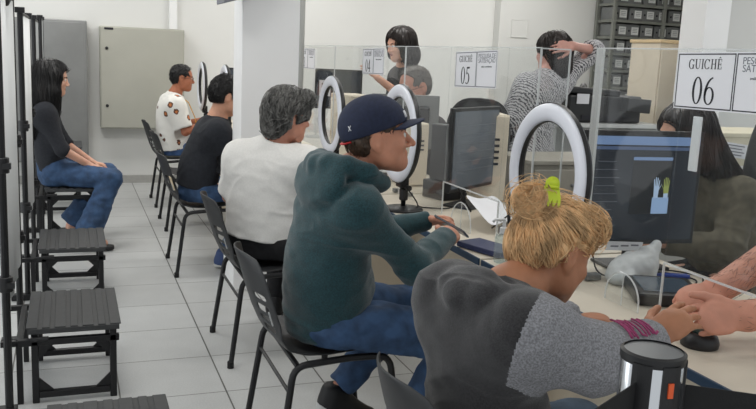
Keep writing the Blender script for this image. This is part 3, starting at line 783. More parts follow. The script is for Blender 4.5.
# ------------------------------------------------------------------ ring lights
def make_ring(label, loc, pz=1.13, R=.24):
    t = thing('ring_light', label, 'ring light', (loc[0], loc[1], .75), 'ring lights on the counters')
    x, y = loc; Rx = Matrix.Rotation(-PI/2, 3, 'Y'); c = (x, y, pz); n = 48
    rc, a, b = R-.031, .030, .016
    prof = [(rc+a*math.cos(q), b*math.sin(q)) for q in np.linspace(0, PI, 11)]
    MB().lathe([(rc+a, -.002)]+prof+[(rc-a, -.002)], c, n, Rx, cap=False).build('diffuser', RINGW, t, smooth=True)
    prof = [(rc+a+.002, .003), (rc+a+.003, -.012), (rc+a*.7, -.026), (rc-a*.7, -.026), (rc-a-.003, -.012), (rc-a-.002, .003)]
    MB().lathe(prof, c, n, Rx, cap=False).build('back_shell', BLACKP, t, smooth='auto')
    MB().tube([(x+.03, y, pz-R+.02), (x+.045, y, pz-R-.03), (x+.045, y, .765)], .012, 10).build('pole', BLACKM, t, smooth=True)
    k = MB().box((x+.035, y, pz-R+.01), (.045, .07, .07)).lathe([(.022, -.03), (.022, .03)], (x+.045, y, pz-R-.06), 12).build('bracket', BLACKP, t, bevel=.006)
    MB().lathe([(.012, -.02), (.014, .02)], (x+.045, y-.05, pz-R-.02), 10, Matrix.Rotation(PI/2, 3, 'X')).build('knob', BLACKP, k, smooth='auto')
    MB().lathe([(.10, 0), (.10, .008), (.09, .014), (.018, .022)], (x+.045, y, .751), 28).build('base', BLACKP, t, smooth='auto')
    return t
make_ring('white ring light right above the blonde hair bun, nearest one', (1.50, 2.39))
make_ring('white ring light partly behind the brim of the navy cap', (1.50, 3.745))
make_ring('white ring light between the navy cap and the grey-haired woman', (1.50, 4.885))
make_ring('white ring light whose top shows above the black-haired man', (1.26, 7.25))
make_ring('white ring light in front of the man with glasses and yellow tie', (1.235, 8.42))

# ------------------------------------------------------------------ chairs
def chair_shell():
    prof = [(-.375, .805), (-.352, .74), (-.328, .66), (-.302, .58), (-.27, .51), (-.225, .462), (-.16, .442), (-.08, .438), (.02, .446), (.11, .456), (.175, .458), (.215, .448), (.235, .425)]
    hw = [.150, .195, .212, .222, .228, .230, .231, .231, .230, .228, .224, .216, .200]
    def at(t):
        i = min(int(t), len(prof)-2); f = t-i; g = f*f*(3-2*f)*.4+f*.6
        return tuple(prof[i][k]+(prof[i+1][k]-prof[i][k])*g for k in (0, 1))+(hw[i]+(hw[i+1]-hw[i])*f,)
    NU, NV = 20, 48; vs = []
    for j in range(NV+1):
        x, z, w = at((len(prof)-1)*j/NV)
        if j < 3: w *= [.86, .94, .985][j]
        for i in range(NU+1):
            u = i/NU*2-1; bk = max(0, min(1, (z-.45)/.12)) if x < -.15 else 0
            vs.append((x+.045*u*u*bk, u*w, z+.016*u*u*(1-bk)-(.012*u**4 if j == 0 else 0)))
    fs = []
    for j in range(NV):
        for i in range(NU):
            u = abs((i+.5)/NU*2-1)
            if j in (8, 10, 12, 14) and .35 < u < .82: continue
            a = j*(NU+1)+i; fs.append((a, a+1, a+NU+2, a+NU+1))
    return vs, fs
def make_chair(label, group):
    t = thing('stacking_chair', label, 'chair', (0, 0, 0), group)
    vs, fs = chair_shell(); o = MB().add(vs, fs).build('shell', CHAIRP, t, smooth=True)
    o.modifiers.new('thickness', 'SOLIDIFY').thickness = .006; o.modifiers.new('smooth', 'SUBSURF').render_levels = 1
    for s in (-1, 1):
        y = s*.225
        MB().tube(bend([(-.262, s*.265, .012), (-.205, s*.235, .425), (.0, s*.232, .440), (.150, s*.235, .438), (.205, s*.262, .012)], .05), .0125, 10).build('side_frame', BLACKM, t, smooth='auto')
        for x, yy in ((-.263, s*.2655), (.206, s*.2625)): MB().lathe([(.016, 0), (.016, .03), (.013, .034)], (x, yy, 0), 12).build('leg_cap', RUB, t, smooth='auto')
    for xx, zz, rr in ((-.19, .424, .0105), (.12, .430, .0105), (-.218, .33, .007)): MB().tube([(xx, -.235, zz), (xx, .235, zz)], rr, 8).build('cross_bar', BLACKM, t, smooth='auto')
    MB().box((-.288, -.225, .60), (.004, .012, .05), (0, -.3, 0)).build('sticker', mat('sticker_grey', (170, 172, 172), .5), t)
    return t
GC = 'black plastic stacking chairs facing the counter'
ch = make_chair('black stacking chair of the man in the teal hoodie', GC)
ch.location = (.915, 2.87, 0)
dup(ch, (.96, 4.01, 0), 'black stacking chair under the woman in the white sweater')
dup(ch, (.905, 5.68, 0), 'black stacking chair with a cream tag, under the man in the black shirt')
dup(ch, (.99, 7.12, 0), 'empty black stacking chair between the two seated men at the far end')
dup(ch, (1.01, 8.19, 0), 'farthest black stacking chair, under the man with a yellow tie')
dup(ch, (1.02, 1.64, 0), 'dark grey stacking chair of the blonde customer, only its back corner showing')
t = thing('paper_tag', 'small cream paper tag stuck on the back of a black chair', 'tag', (.61, 5.45, .62))
MB().box((.617, 5.475, .62), (.003, .06, .09), (0, -.3, .12)).build('tag_sheet', mat('cream_tag', (226, 208, 178), .7), t)

# ------------------------------------------------------------------ monitors and computers
def monitor(label, c, fwd, w, h, stand=True, zdesk=.75, bez=BLACKP, back=BLACKP, scr=SCREEN, tilt=0., group='computer monitors'):
    t = thing('monitor', label, 'monitor', (c[0], c[1], zdesk), group)
    f = Vector(fwd).normalized(); f = (f+Vector((0, 0, tilt))).normalized(); l = Vector((0, 0, 1)).cross(f).normalized(); u = f.cross(l)
    R = Matrix((l, f, u)).transposed(); c = Vector(c)
    MB().box(c-f*.012, (w, .024, h), R).build('bezel', bez, t, bevel=.004)
    MB().box(c-f*.034, (w*.7, .03, h*.6), R).build('back_cover', back, t, bevel=.012)
    s = MB().box(c+f*.0012, (w-.03, .002, h-.036), R).build('screen', scr, t)
    if stand:
        b = c-f*.055; MB().tube([b-u*.02, Vector((b.x, b.y, zdesk+.012))], .02, 10, flat=.7).build('neck', back, t, smooth='auto')
        MB().box((b.x+f.x*.03, b.y+f.y*.03, zdesk+.007), (.24, .17, .012), Matrix.Rotation(math.atan2(f.y, f.x)-PI/2, 3, 'Z')).build('base', back, t, bevel=.004)
    return t, s, c, l, f, u
SBLUE = mat('screen_blue', (112, 138, 178), .3, emit=.35); SDK = mat('screen_dialog', (34, 36, 40), .3, emit=.2); SLT = mat('screen_light', (142, 170, 206), .3, emit=.4)
SW = mat('screen_hand', (168, 190, 216), .3, emit=.4); SG = mat('screen_hand_green', (150, 160, 90), .3, emit=.35); SGR = mat('screen_text', (82, 88, 96), .3, emit=.25)
t, s, c, l, f, u = monitor('large monitor showing two hands on a dark screen behind the acrylic screen with sign 06', (1.995, 2.52, 1.055), (-.10, -1, 0), .50, .43)
# viewer's right is -l when the screen faces the viewer
def rc(name, a, b, w, h, m, d=.003):
    R = Matrix((l, f, u)).transposed(); MB().box(c+l*a+u*b+f*d, (w, .001, h), R).build(name, m, s)
sgn = 1 if (Vector((1, 0, 0)).dot(l) > 0) else -1       # a > 0 goes towards +X (picture right)
rc('title_bar', 0, .178, .465, .032, SBLUE); rc('title_bar', 0, .150, .465, .012, mat('screen_blue_dim', (74, 92, 124), .3, emit=.3), .0032)
rc('dialog', sgn*.040, .005, .165, .205, SDK, .0032); rc('dialog_bar', sgn*.040, .112, .165, .012, SBLUE, .0042); rc('result_box', sgn*.085, -.065, .07, .062, SLT, .0042)
for k in range(9): rc('text_line', -sgn*.15, .10-.03*k, .07+.02*(k % 3), .003, SGR, .0032)
for q, m in ((-1, SW), (1, SG)):
    hm = MB(); ox = sgn*(.085+q*.021)
    def P2(pl): hm.prism([(ox*sgn+a, .010+b) for a, b in pl], c+f*.0042, l*sgn, u, .0008)
    P2([(-.010, -.026), (.010, -.026), (.011, .0), (-.011, .0)])
    P2([(-.010, -.030), (.010, -.030), (.010, -.026), (-.010, -.026)])
    for k, (x, hh) in enumerate(((-.009, .026), (-.003, .033), (.003, .031), (.009, .022))):
        P2([(x-.0022, 0), (x+.0022, 0), (x*1.25+.0016, hh), (x*1.25-.0016, hh)])
    P2([(-q*.010, -.016), (-q*.010, -.010), (-q*.022, .008), (-q*.019, .001)])
    hm.build('hand_icon', m, s)
    hm = MB(); P2([(-.009, -.045), (.009, -.045), (.0095, -.028), (-.0095, -.028)]); hm.build('wrist_icon', SW, s)
tt = thing('paper_label', 'white paper label stuck under the large monitor', 'label', (1.86, 2.48, .84)); MB().box((1.915, 2.478, .846), (.16, .003, .034), (.1, .06, 0)).build('strip', PAPER, tt)
for k in range(3): MB().box((1.87+.045*k, 2.4755, .848), (.034, .001, .006), (.1, .06, 0)).build('writing', GREYINK, tt)

SC5 = mat('screen_grey', (84, 90, 97), .15, emit=.2, var=.1, vscale=12)
t, s, c, l, f, u = monitor('grey-screened monitor seen at an angle behind the sign 05 desk', (1.955, 3.80, 1.055), (.576, -.818, 0), .50, .42, scr=SC5)
for k in range(6): MB().box(c+u*(.12-.045*k)+f*.0026, (.40, .001, .0025), Matrix((l, f, u)).transposed()).build('table_line', SGR, s)
t, s, c, l, f, u = monitor('monitor with grey frame seen from behind, in front of the clerk with glasses', (1.985, 4.86, 1.10), (.25, 1, 0), .43, .34, bez=mat('grey_plastic', (120, 122, 122), .5), back=BLACKP)
t, s, c, l, f, u = monitor('dark monitor with a white paper on it beside the pillar pipe', (1.92, 6.06, 1.24), (-.25, -1, 0), .36, .30)
tt = thing('paper_note', 'white paper note stuck on the dark monitor beside the pillar pipe', 'paper', (1.80, 6.0, 1.2)); MB().box((1.815, 6.072, 1.245), (.085, .003, .12), (0, 0, -.245)).build('note_sheet', PAPER, tt)
MB().box((1.815, 6.070, 1.25), (.05, .002, .07), (0, 0, -.245)).build('print', GREYINK, tt)
t, s, c, l, f, u = monitor('dark monitor at the far counter beside the ring light of the black-haired man', (1.52, 7.5, 1.17), (-.6, -.8, 0), .42, .34)

def tower(label, c, d, rz, m, front, vents=5, group='computer towers'):
    t = thing('computer_tower', label, 'computer', (c[0], c[1], c[2]-d[2]/2), group); R = Matrix.Rotation(rz, 3, 'Z')
    MB().box(c, d, R).build('case', m, t, bevel=.006)
    o = R @ Vector((0, -d[1]/2-.004, 0))+Vector(c); fp = MB().box(o, (d[0]*.96, .01, d[2]*.97), R).build('front_panel', front, t, bevel=.004)
    for k in range(vents): MB().box(o+R @ Vector((0, -.006, d[2]*(.22-.07*k))), (d[0]*.5, .004, d[2]*.028), R).build('vent_slot', INK, fp)
    return t
tower('small black computer tower with grey front strip behind the sign 05 screen', (1.885, 4.05, 1.005), (.07, .12, .30), .3, BLACKP, GREYM)
tower('old beige computer tower with dark vent slots beside the grey monitor', (2.15, 4.10, .985), (.20, .34, .47), -.25, CREAM, CREAM)
tower('cream computer tower with two dark dots seen through the far ring light', (1.90, 5.66, .99), (.20, .30, .47), .15, CREAM, CREAM, 2)
tower('narrow cream computer tower behind the middle ring light', (1.90, 4.58, .94), (.13, .26, .37), .1, CREAM, CREAM, 3)
t = thing('storage_box', 'black box that the small black computer tower stands on', 'box', (1.9, 3.93, .75)); MB().box((1.90, 4.06, .80), (.13, .18, .098), (0, 0, .3)).build('box', BLACKP, t, bevel=.006)
t = thing('drawer_cabinet', 'grey-beige cabinet seen through the nearest ring light', 'cabinet', (3.0, 4.68, 0)); GB = mat('grey_beige', (150, 146, 136), .5, var=.04)
MB().box((2.63, 4.05, .48), (.62, .40, .96)).build('body', GB, t, bevel=.005); MB().box((2.63, 4.05, .972), (.64, .43, .024)).build('top', GB, t, bevel=.004)
for z in (.2, .5, .80): q = MB().box((2.63, 3.844, z), (.58, .014, .27)).build('drawer', GB, t, bevel=.004); MB().box((2.63, 3.832, z+.05), (.12, .02, .015)).build('handle', GREYM, q, bevel=.003)

# ------------------------------------------------------------------ back office: shelving, cream cabinet, printer, cartons
t = thing('shelving_rack', 'tall grey steel shelving rack full of archive boxes', 'shelf', (7.1, 9.06, 0))
ZS = [.19, .40, .61, .82, 1.035, 1.248, 1.460, 1.670, 1.874, 2.079, 2.281, 2.49]
for x in (6.37, 7.12, 7.87):
    for y in (8.88, 9.24): MB().box((x, y, 1.28), (.045, .04, 2.56)).build('post', SHELFG, t, bevel=.003)
for z in ZS: MB().box((7.12, 9.06, z), (1.5, .38, .035)).build('shelf', SHELFG, t, bevel=.003)
first = None; LBL = mat('label_white', (214, 216, 214), .8, var=.05, vscale=60)
k = 0
for zi, z in enumerate(ZS[3:11]):
    for xi in range(7):
        x = 6.50+.205*xi+.012*math.sin(zi*3.1+xi*1.7)
        if first is None:
            b = thing('archive_box', 'x', 'box', (0, 0, 0), 'grey archive boxes on the shelving rack')
            MB().box((0, .155, .078), (.188, .29, .150)).build('carton', ARCH, b, bevel=.003)
            q = MB().box((.03, .008, .075), (.105, .002, .095)).build('label', LBL, b); 
            for j in range(3): MB().box((.03, .006, .098-.02*j), (.07, .001, .006)).build('writing', GREYINK, q)
            MB().lathe([(.014, 0), (.014, .003)], (-.058, .009, .075), 12, Matrix.Rotation(PI/2, 3, 'X')).build('finger_hole', INK, b)
            first = b; o = b; b.location = (x, 8.912, z+.0185)
        else: o = dup(first, (x, 8.912+.006*math.sin(xi*5+zi), z+.0185))
        row = ['fourth', 'fifth', 'sixth', 'seventh', 'eighth', 'ninth', 'tenth', 'top'][zi]; col = ['first', 'second', 'third', 'fourth', 'fifth', 'sixth', 'seventh'][xi]
        o['label'] = 'grey archive box, %s from the left on the %s shelf of the rack' % (col, row)
WOOD = mat('light_wood', (214, 190, 150), .5, var=.06, vscale=8, stretch=(1, 1, 12))
t = thing('cupboard', 'tall cream cupboard with light wood top beside the far pillar', 'cupboard', (4.5, 5.4, 0))
MB().box((4.52, 5.405, .85), (.66, .35, 1.70)).build('body', CREAM, t, bevel=.004); MB().box((4.52, 5.40, 1.71), (.69, .375, .025)).build('top', WOOD, t, bevel=.004)
for x, w in ((4.357, .315), (4.683, .315)): q = MB().box((x, 5.2215, .86), (w, .014, 1.62)).build('door', CREAM, t, bevel=.003); MB().box((x, 5.211, .95), (.012, .008, .10)).build('handle', GREYM, q, bevel=.003)
t = thing('side_table', 'pale grey table under the black printer', 'table', (3.6, 5.2, 0)); PG = mat('pale_grey', (196, 197, 195), .5)
MB().box((3.62, 5.25, 1.085), (.95, .55, .03)).build('tabletop', PG, t, bevel=.004); MB().box((3.62, 5.48, .62), (.90, .02, .9)).build('back_panel', PG, t, bevel=.003)
for x in (3.18, 4.06): MB().box((x, 5.25, .535), (.03, .5, 1.07)).build('side_panel', PG, t, bevel=.003)
t = thing('printer', 'black office printer behind the acrylic screens, in front of the shelving rack', 'printer', (3.6, 5.1, 1.1))
MB().box((3.60, 5.22, 1.20), (.62, .40, .195)).build('body', BLACKP, t, bevel=.015); MB().box((3.46, 5.20, 1.325), (.52, .36, .05), (0, .05, 0)).build('scanner_lid', BLACKP, t, bevel=.012)
MB().box((3.83, 5.05, 1.235), (.20, .22, .10), (0, .06, 0)).build('paper_tray', BLACKP, t, bevel=.006); MB().box((3.40, 5.015, 1.27), (.10, .006, .07)).build('label', PAPER, t); MB().box((3.60, 5.016, 1.14), (.40, .004, .03)).build('slot', INK, t)
t = thing('storage_cabinet', 'white cabinet behind the long-haired clerk, under the cream carton', 'cabinet', (3.35, 3.55, 0))
MB().box((3.42, 3.58, .51), (.80, .46, 1.02)).build('body', WHITE2, t, bevel=.004)
for x in (3.22, 3.62): q = MB().box((x, 3.345, .52), (.38, .014, .96)).build('door', WHITE2, t, bevel=.003); MB().box((x+.14, 3.33, .6), (.012, .02, .1)).build('handle', GREYM, q)
t = thing('carton', 'cream carton with a printed label on the white cabinet at the right edge', 'box', (3.35, 3.5, 1.02)); CART = mat('carton_cream', (224, 216, 192), .7, var=.04)
MB().box((3.38, 3.56, 1.095), (.62, .40, .148), (0, 0, -.06)).build('carton', CART, t, bevel=.004); MB().box((3.38, 3.56, 1.18), (.63, .41, .022), (0, 0, -.06)).build('lid', CART, t, bevel=.004)
q = MB().box((3.20, 3.362, 1.105), (.22, .003, .075), (0, .12, -.06)).build('label', PAPER, t)
for k in range(4): MB().box((3.20, 3.359, 1.13-.016*k), (.17-.03*(k % 2), .002, .005), (0, .12, -.06)).build('writing', GREYINK, q)

def office_chair(label, x, y, rz, zt=1.22, w=.44):
    t = thing('office_chair', label, 'chair', (x, y, 0), 'black office chairs behind the counters'); R = Matrix.Rotation(rz, 3, 'Z'); o = Vector((x, y, 0))
    T = lambda *p: o+R @ Vector(p)
    S = [(math.copysign(abs(math.cos(a))**.65, math.cos(a))*w/2, math.copysign(abs(math.sin(a))**.7, math.sin(a))*.30) for a in np.linspace(0, 2*PI, 33)[:-1]]
    b = MB(); ux = R @ Vector((0, 1, 0)); b.prism(S, T(-.22, 0, zt-.30), ux, (R @ Vector((-.10, 0, 1))).normalized(), .05); b.build('backrest', BLACKP, t, bevel=.02)
    b = MB(); b.prism([(p*1.05, q*.75) for p, q in S], T(.03, 0, .41), R @ Vector((0, 1, 0)), R @ Vector((-1, 0, 0)), .07); b.build('seat', BLACKP, t, bevel=.02)
    MB().tube(bend([T(-.25, 0, zt-.42), T(-.28, 0, .55), T(-.05, 0, .40)], .08), .022, 8).build('back_bar', BLACKM, t, smooth='auto')
    MB().tube([T(0, 0, .08), T(0, 0, .40)], .025, 10).build('gas_column', BLACKM, t, smooth='auto')
    for k in range(5):
        a = 2*PI*k/5; e = T(.27*math.cos(a), .27*math.sin(a), .075); q = MB().tube([T(0, 0, .11), e], [.022, .014], 8).build('base_arm', BLACKP, t, smooth='auto')
        MB().lathe([(.026, -.012), (.026, .012)], (e.x, e.y, .027), 12, Matrix.Rotation(PI/2, 3, 'X')).build('caster', RUB, q, smooth='auto')
    return t
office_chair('black office chair with rounded back behind the sign 05 monitor', 2.26, 4.54, -2.4, 1.27)
office_chair('black office chair beside the woman in the patterned dress', 3.78, 5.98, 2.6, 1.36)
office_chair('black office chair that the clerk with long dark hair sits on', 2.80, 2.84, PI, 1.36, .40)
office_chair('black office chair that the clerk with glasses sits on', 2.58, 5.30, PI, 1.16, .42)

# ================================================================== PEOPLE
HB = mat('hair_black', (20, 18, 19), .55, var=.35, vscale=60, spec=.5); HD = mat('hair_dark_brown', (40, 32, 29), .42, var=.35, vscale=60)
HG = mat('hair_grey', (112, 111, 108), .5, var=.55, vscale=45, stretch=(1, 1, .35)); HBL = mat('hair_blonde', (222, 182, 134), .55, var=.30, vscale=38, stretch=(1, 1, .5))
HBR = mat('hair_brown', (74, 58, 46), .5, var=.35, vscale=60); HGB = mat('hair_cropped_grey', (86, 80, 74), .6, var=.3, vscale=80)
DENIM = mat('denim_blue', (50, 76, 110), .8, var=.3, vscale=16, bump=.12, bscale=400); DENIML = mat('denim_pale', (104, 122, 140), .8, var=.22, vscale=14, bump=.1, bscale=400)
DENIMD = mat('denim_mid', (60, 88, 132), .8, var=.24, vscale=18, bump=.1, bscale=400)
TEAL = mat('teal_fleece', (24, 60, 66), .92, var=.32, vscale=190, bump=.18, bscale=500, sheen=.3, detail=2)
CHAR = mat('charcoal_fleece', (43, 42, 44), .95, var=.36, vscale=260, bump=.25, bscale=600, sheen=.3, detail=2); HEATH = mat('heather_grey_fleece', (138, 138, 142), .95, var=.28, vscale=240, bump=.22, bscale=600, detail=2)
KNITW = mat('white_knit', (232, 230, 226), .9, var=.03, vscale=120, bump=.1, bscale=300)
BLACKC = mat('black_cloth', (30, 31, 35), .9, var=.2, vscale=60, bump=.08, bscale=300); BLACKT = mat('black_trouser', (24, 24, 27), .9, var=.2, vscale=60)
NAVYB = mat('navy_black_cloth', (30, 33, 40), .9, var=.18, vscale=60, bump=.08, bscale=300)
OLIVE = mat('olive_jacket', (92, 86, 72), .85, var=.2, vscale=30, bump=.1); DKGREY = mat('dark_grey_cloth', (62, 58, 58), .9, var=.2, vscale=40)
SHOEB = mat('shoe_black', (26, 26, 28), .55); SOLEW = mat('sole_white', (214, 214, 212), .6); SHOEBL = mat('shoe_blue', (62, 82, 128), .6)
def spots_mat():
    m = mat('printed_shirt', (238, 236, 230), .85); nt = m.node_tree; N = nt.nodes; L = nt.links; b = N['Principled BSDF']
    tc = N.new('ShaderNodeTexCoord'); v = N.new('ShaderNodeTexVoronoi'); v.inputs['Scale'].default_value = 8.5; L.new(tc.outputs['Object'], v.inputs['Vector'])
    n = N.new('ShaderNodeTexNoise'); n.inputs['Scale'].default_value = 40; L.new(tc.outputs['Object'], n.inputs['Vector'])
    ad = N.new('ShaderNodeMath'); ad.operation = 'MULTIPLY_ADD'; L.new(n.outputs['Fac'], ad.inputs[0]); ad.inputs[1].default_value = .25; L.new(v.outputs['Distance'], ad.inputs[2])
    lt = N.new('ShaderNodeValToRGB'); L.new(ad.outputs[0], lt.inputs['Fac']); e = lt.color_ramp.elements; lt.color_ramp.interpolation = 'CONSTANT'
    e[0].position = 0; e[0].color = lin((196, 120, 70)); e[1].position = .27; e[1].color = lin((98, 62, 46))
    q = e.new(.36); q.color = lin((238, 236, 230))
    L.new(lt.outputs['Color'], b.inputs['Base Color']); return m
def stripe_mat():
    m = mat('patterned_dress', (200, 200, 202), .85); nt = m.node_tree; N = nt.nodes; L = nt.links; b = N['Principled BSDF']
    tc = N.new('ShaderNodeTexCoord'); w = N.new('ShaderNodeTexWave'); w.inputs['Scale'].default_value = 27; w.inputs['Distortion'].default_value = 5; w.inputs['Detail Scale'].default_value = 3; w.bands_direction = 'DIAGONAL'
    L.new(tc.outputs['Object'], w.inputs['Vector']); r = N.new('ShaderNodeValToRGB'); L.new(w.outputs['Fac'], r.inputs['Fac'])
    r.color_ramp.elements[0].position = .22; r.color_ramp.elements[0].color = lin((72, 72, 78)); r.color_ramp.elements[1].position = .50; r.color_ramp.elements[1].color = lin((196, 195, 197))
    L.new(r.outputs['Color'], b.inputs['Base Color']); return m
SPOT, STRIPE = spots_mat(), stripe_mat()

def scalp(H, top=1.0, back=.0, nape=-.06, front=.066, side=1.0, thick=0.):
    """short hair: a cap over the skull, open at the face and around the ears"""
    S = SDF(); t = thick; k = H.s
    S.ell(H.p(0, -.013, .042), H.R, V(.081+t, .103+t, .085*top+t)*k, .02); S.ell(H.p(0, -.045, .0), H.R, V(.072*side+t, .066+t, .075+t)*k, .03)
    S.cut(H.p(0, front, .03), -H.d(0, 1, .55), H.p(0, front+.06, -.02), .13*k)
    S.cut(H.p(0, .018, 0), -H.d(0, .75, -.66), H.p(0, .05, -.09), .11*k)
    for q in (-1, 1): S.ell(H.p(q*.092, -.004, -.010), H.R, V(.034, .026, .042)*k, .01, 's')
    S.plane(H.p(0, -.05, nape), -H.d(0, -.25, 1))
    return S
def short_hair(fig, H, m, n=700, L=.03, vox=.005, flow=None, **k):
    S = scalp(H, **k); fl = flow or (lambda P: np.tile(H.d(.1, -.35, -.9), (len(P), 1))*.6+(P-H.p(0, .02, .12))*4)
    return hairy(S, vox, 'hair', m, fig.root, [(lambda v: np.ones(len(v), bool), fl, n, L, 5, .0016, dict(lift=.004, jit=.3))], lambda P: .0035*vnoise(P*90))
def glasses(fig, H, m):
    g = MB()
    for q in (-1, 1):
        g.tube([H.p(q*.034+.022*math.cos(a), .102, .002+.016*math.sin(a)) for a in np.linspace(0, 2*PI, 15)[:-1]], .0016, 5, closed=True)
        g.tube([H.p(q*.056, .101, .006), H.p(q*.076, .06, .006), H.p(q*.083, -.005, .004), H.p(q*.08, -.025, -.012)], .0017, 5)
    g.tube([H.p(-.013, .102, .006), H.p(.013, .102, .006)], .0016, 5); return g.build('glasses', m, fig.root, smooth=True)

# ---- man in a navy cap and teal hoodie (nearest but one at the counter)
H = Frame((1.000, 2.685, 1.218), (.95, -.28, .10), (.0, .0, 1), 1.03)
J = dict(pel=(.865, 2.80, .56), wai=(.855, 2.785, .72), che=(.870, 2.755, .93), nek=(.915, 2.725, 1.082), head=H, seat=(0.484, 0.555, 1.165, 2.620, 3.120),
         sh=((.905, 2.560, .985), (.895, 2.935, .99)), el=((1.125, 2.60, .775), (1.10, 3.07, .78)), wr=((1.335, 2.80, .825), (1.375, 3.07, .835)),
         hd=(((.62, .60, .05), (.45, -.40, .80)), ((.75, -.55, .10), (.30, .45, .80))), hip=((.89, 2.70, .55), (.89, 2.90, .55)), kn=((1.33, 2.62, .485), (1.27, 3.00, .50)), an=((1.15, 2.69, .12), (1.00, 3.03, .145)), toe=((.92, -.1, -.30), (.88, .12, -.42)))
F = Fig('person in a navy cap, dark teal hoodie and blue jeans, holding a phone', J, (1, .16, 0), 1.06)
SK1 = skin('tan', (196, 138, 112)); F.body(SK1, .004, hand_kw=(dict(curl=.75, tcurl=.5), dict(curl=.65, tcurl=.5)), nose=1.06, full=1.04)
eyes(H, F.root); brows(H, F.root, HBR)
def hood(F, k=1.0, drop=.10, back=.115, up=0.):
    """a hood thrown back: a rolled rim round the neck and a hanging pouch with its own edge"""
    B = Frame(V(F.J['nek'])+V(0, 0, up), F.f)
    def ex(S):
        r = .036*k; P = [B.p(.080*k, .075, -.045), B.p(.105*k, .01, -.01), B.p(.092*k, -back*.55, .012), B.p(.05*k, -back*.95, .012), B.p(0, -back*1.08, .008)]
        for q in (-1, 1):
            Q = [B.c+(p-B.c)-2*(0 if q > 0 else 1)*B.R[0]*((p-B.c)@B.R[0]) for p in P]
            for a, b in zip(Q, Q[1:]): S.cap(a, b, r, r, .012)
        t = nrm(B.d(0, -.32, -1)); y = np.cross(B.R[0], t); S.ell(B.p(0, -back*.98, -drop*.42), np.stack([B.R[0], y, t]), V(.150*k, .048*k, drop*1.05), .014)
    return ex
F.top('hoodie', TEAL, .0055, 2.0, 1.04, 1.06, hem=-.09, disp=.010, extra=hood(F, 1.08, up=.03), belly=.82, neckcut=.035)
F.trousers('jeans', DENIM, .006, 1.12, .93, disp=.008)
for i in (0, 1): F.shoe(i, SHOEB, SOLEW)
short_hair(F, H, HBR, 500, .03, nape=-.075)
S = SDF(); S.ell(H.p(0, -.012, .048), H.R, V(.090, .115, .099)*H.s, .02); S.ell(H.p(0, -.055, .030), H.R, V(.084, .072, .082)*H.s, .03); S.plane(H.p(0, 0, .026), -H.d(0, -.27, 1))
CAPN = mat('cap_navy', (30, 38, 62), .85, var=.12, vscale=80, bump=.08, bscale=500)
cap = sdf_obj('cap', S, .005, CAPN, F.root)
b = MB(); nu, nv = 18, 8; vs = []
for i in range(nu+1):
    a = (i/nu*2-1)*1.12
    for j in range(nv+1):
        r = j/nv; x = math.sin(a)*(.088+.004*r); y = .012+math.cos(a)*.085+r*.064*max(.0, math.cos(a*1.12))**.55; vs.append(H.p(x, y, .054-.030*(abs(a)/1.12)**2*.75+.002*r))
b.add(vs, [(i*(nv+1)+j, (i+1)*(nv+1)+j, (i+1)*(nv+1)+j+1, i*(nv+1)+j+1) for i in range(nu) for j in range(nv)])
o = b.build('brim', CAPN, cap, smooth=True); o.modifiers.new('thickness', 'SOLIDIFY').thickness = .005
WHM = mat('white_embroidery', (226, 226, 230), .7); RED = mat('red_strap', (196, 40, 44), .6)
e = MB()
for a0, a1 in (((-.010, .018), (-.010, -.014)), ((-.010, .018), (.010, -.014)), ((.010, -.014), (.010, .018))):
    pts = [];
    for t_ in np.linspace(0, 1, 5):
        x, z = a0[0]+(a1[0]-a0[0])*t_, a0[1]+(a1[1]-a0[1])*t_; p = V(H.p(x-.034, .12, .085+z))[None]
        for _ in range(6): p = p-S.grad(p)*S(p)[:, None]
        pts.append(p[0])
    e.tube(pts, .0026, 6)
for a0, a1 in (((-.074, .008), (-.084, -.012)), ((-.086, .006), (-.072, -.010))):
    pts = []
    for t_ in np.linspace(0, 1, 4):
        f_, z = a0[0]+(a1[0]-a0[0])*t_, a0[1]+(a1[1]-a0[1])*t_; p = V(H.p(-.08, f_-.02, .045+z))[None]
        for _ in range(6): p = p-S.grad(p)*S(p)[:, None]
        pts.append(p[0])
    e.tube(pts, .0014, 6)
e.build('embroidery', WHM, cap, smooth=True)
e = MB(); e.tube([H.p(-.055, -.092, -.004), H.p(-.03, -.114, -.012), H.p(0, -.122, -.014), H.p(.03, -.114, -.012)], .008, 8, flat=.5).build('strap', RED, cap, smooth=True)
t = thing('phone', 'grey smartphone in the hands of the man in the navy cap', 'phone', (1.43, 2.98, .81)); MB().box((1.435, 2.955, .835), (.075, .15, .009), (.35, .5, .75)).build('case', mat('phone_grey', (120, 124, 130), .35, .3), t, bevel=.004)
MB().box((1.432, 2.955, .8402), (.066, .138, .002), (.35, .5, .75)).build('screen', SCREEN, t)

# ---- woman in a white sweater with short grey hair, seen from behind
H = Frame((1.005, 3.975, 1.185), (.98, .17, -.14), (.06, .03, 1))
J = dict(pel=(.915, 4.02, .57), wai=(.92, 4.01, .73), che=(.93, 4.00, .90), nek=(.945, 4.00, 1.045), head=H, seat=(0.484, 0.600, 1.210, 3.760, 4.260),
         sh=((1.085, 3.875, .965), (.80, 4.12, .965)), el=((1.235, 3.90, .735), (.765, 4.20, .755)), wr=((1.42, 4.06, .828), (.93, 4.40, .80)),
         hd=(((.9, .4, -.1), (0, 0, 1)), ((.8, .6, -.1), (0, 0, 1))), hip=((.99, 3.93, .55), (.84, 4.09, .55)), kn=((1.27, 4.14, .52), (1.08, 4.42, .52)), an=((1.25, 4.20, .11), (1.10, 4.50, .11)), toe=((.7, .7, 0), (.6, .8, 0)))
F = Fig('person in a white sweater with short grey hair, seated before the pillar', J, (.62, .78, 0), 1.13)
SK2 = skin('rosy', (200, 142, 120)); F.body(SK2, .005, full=1.05, neck_r=.058); eyes(H, F.root); brows(H, F.root, HGB)
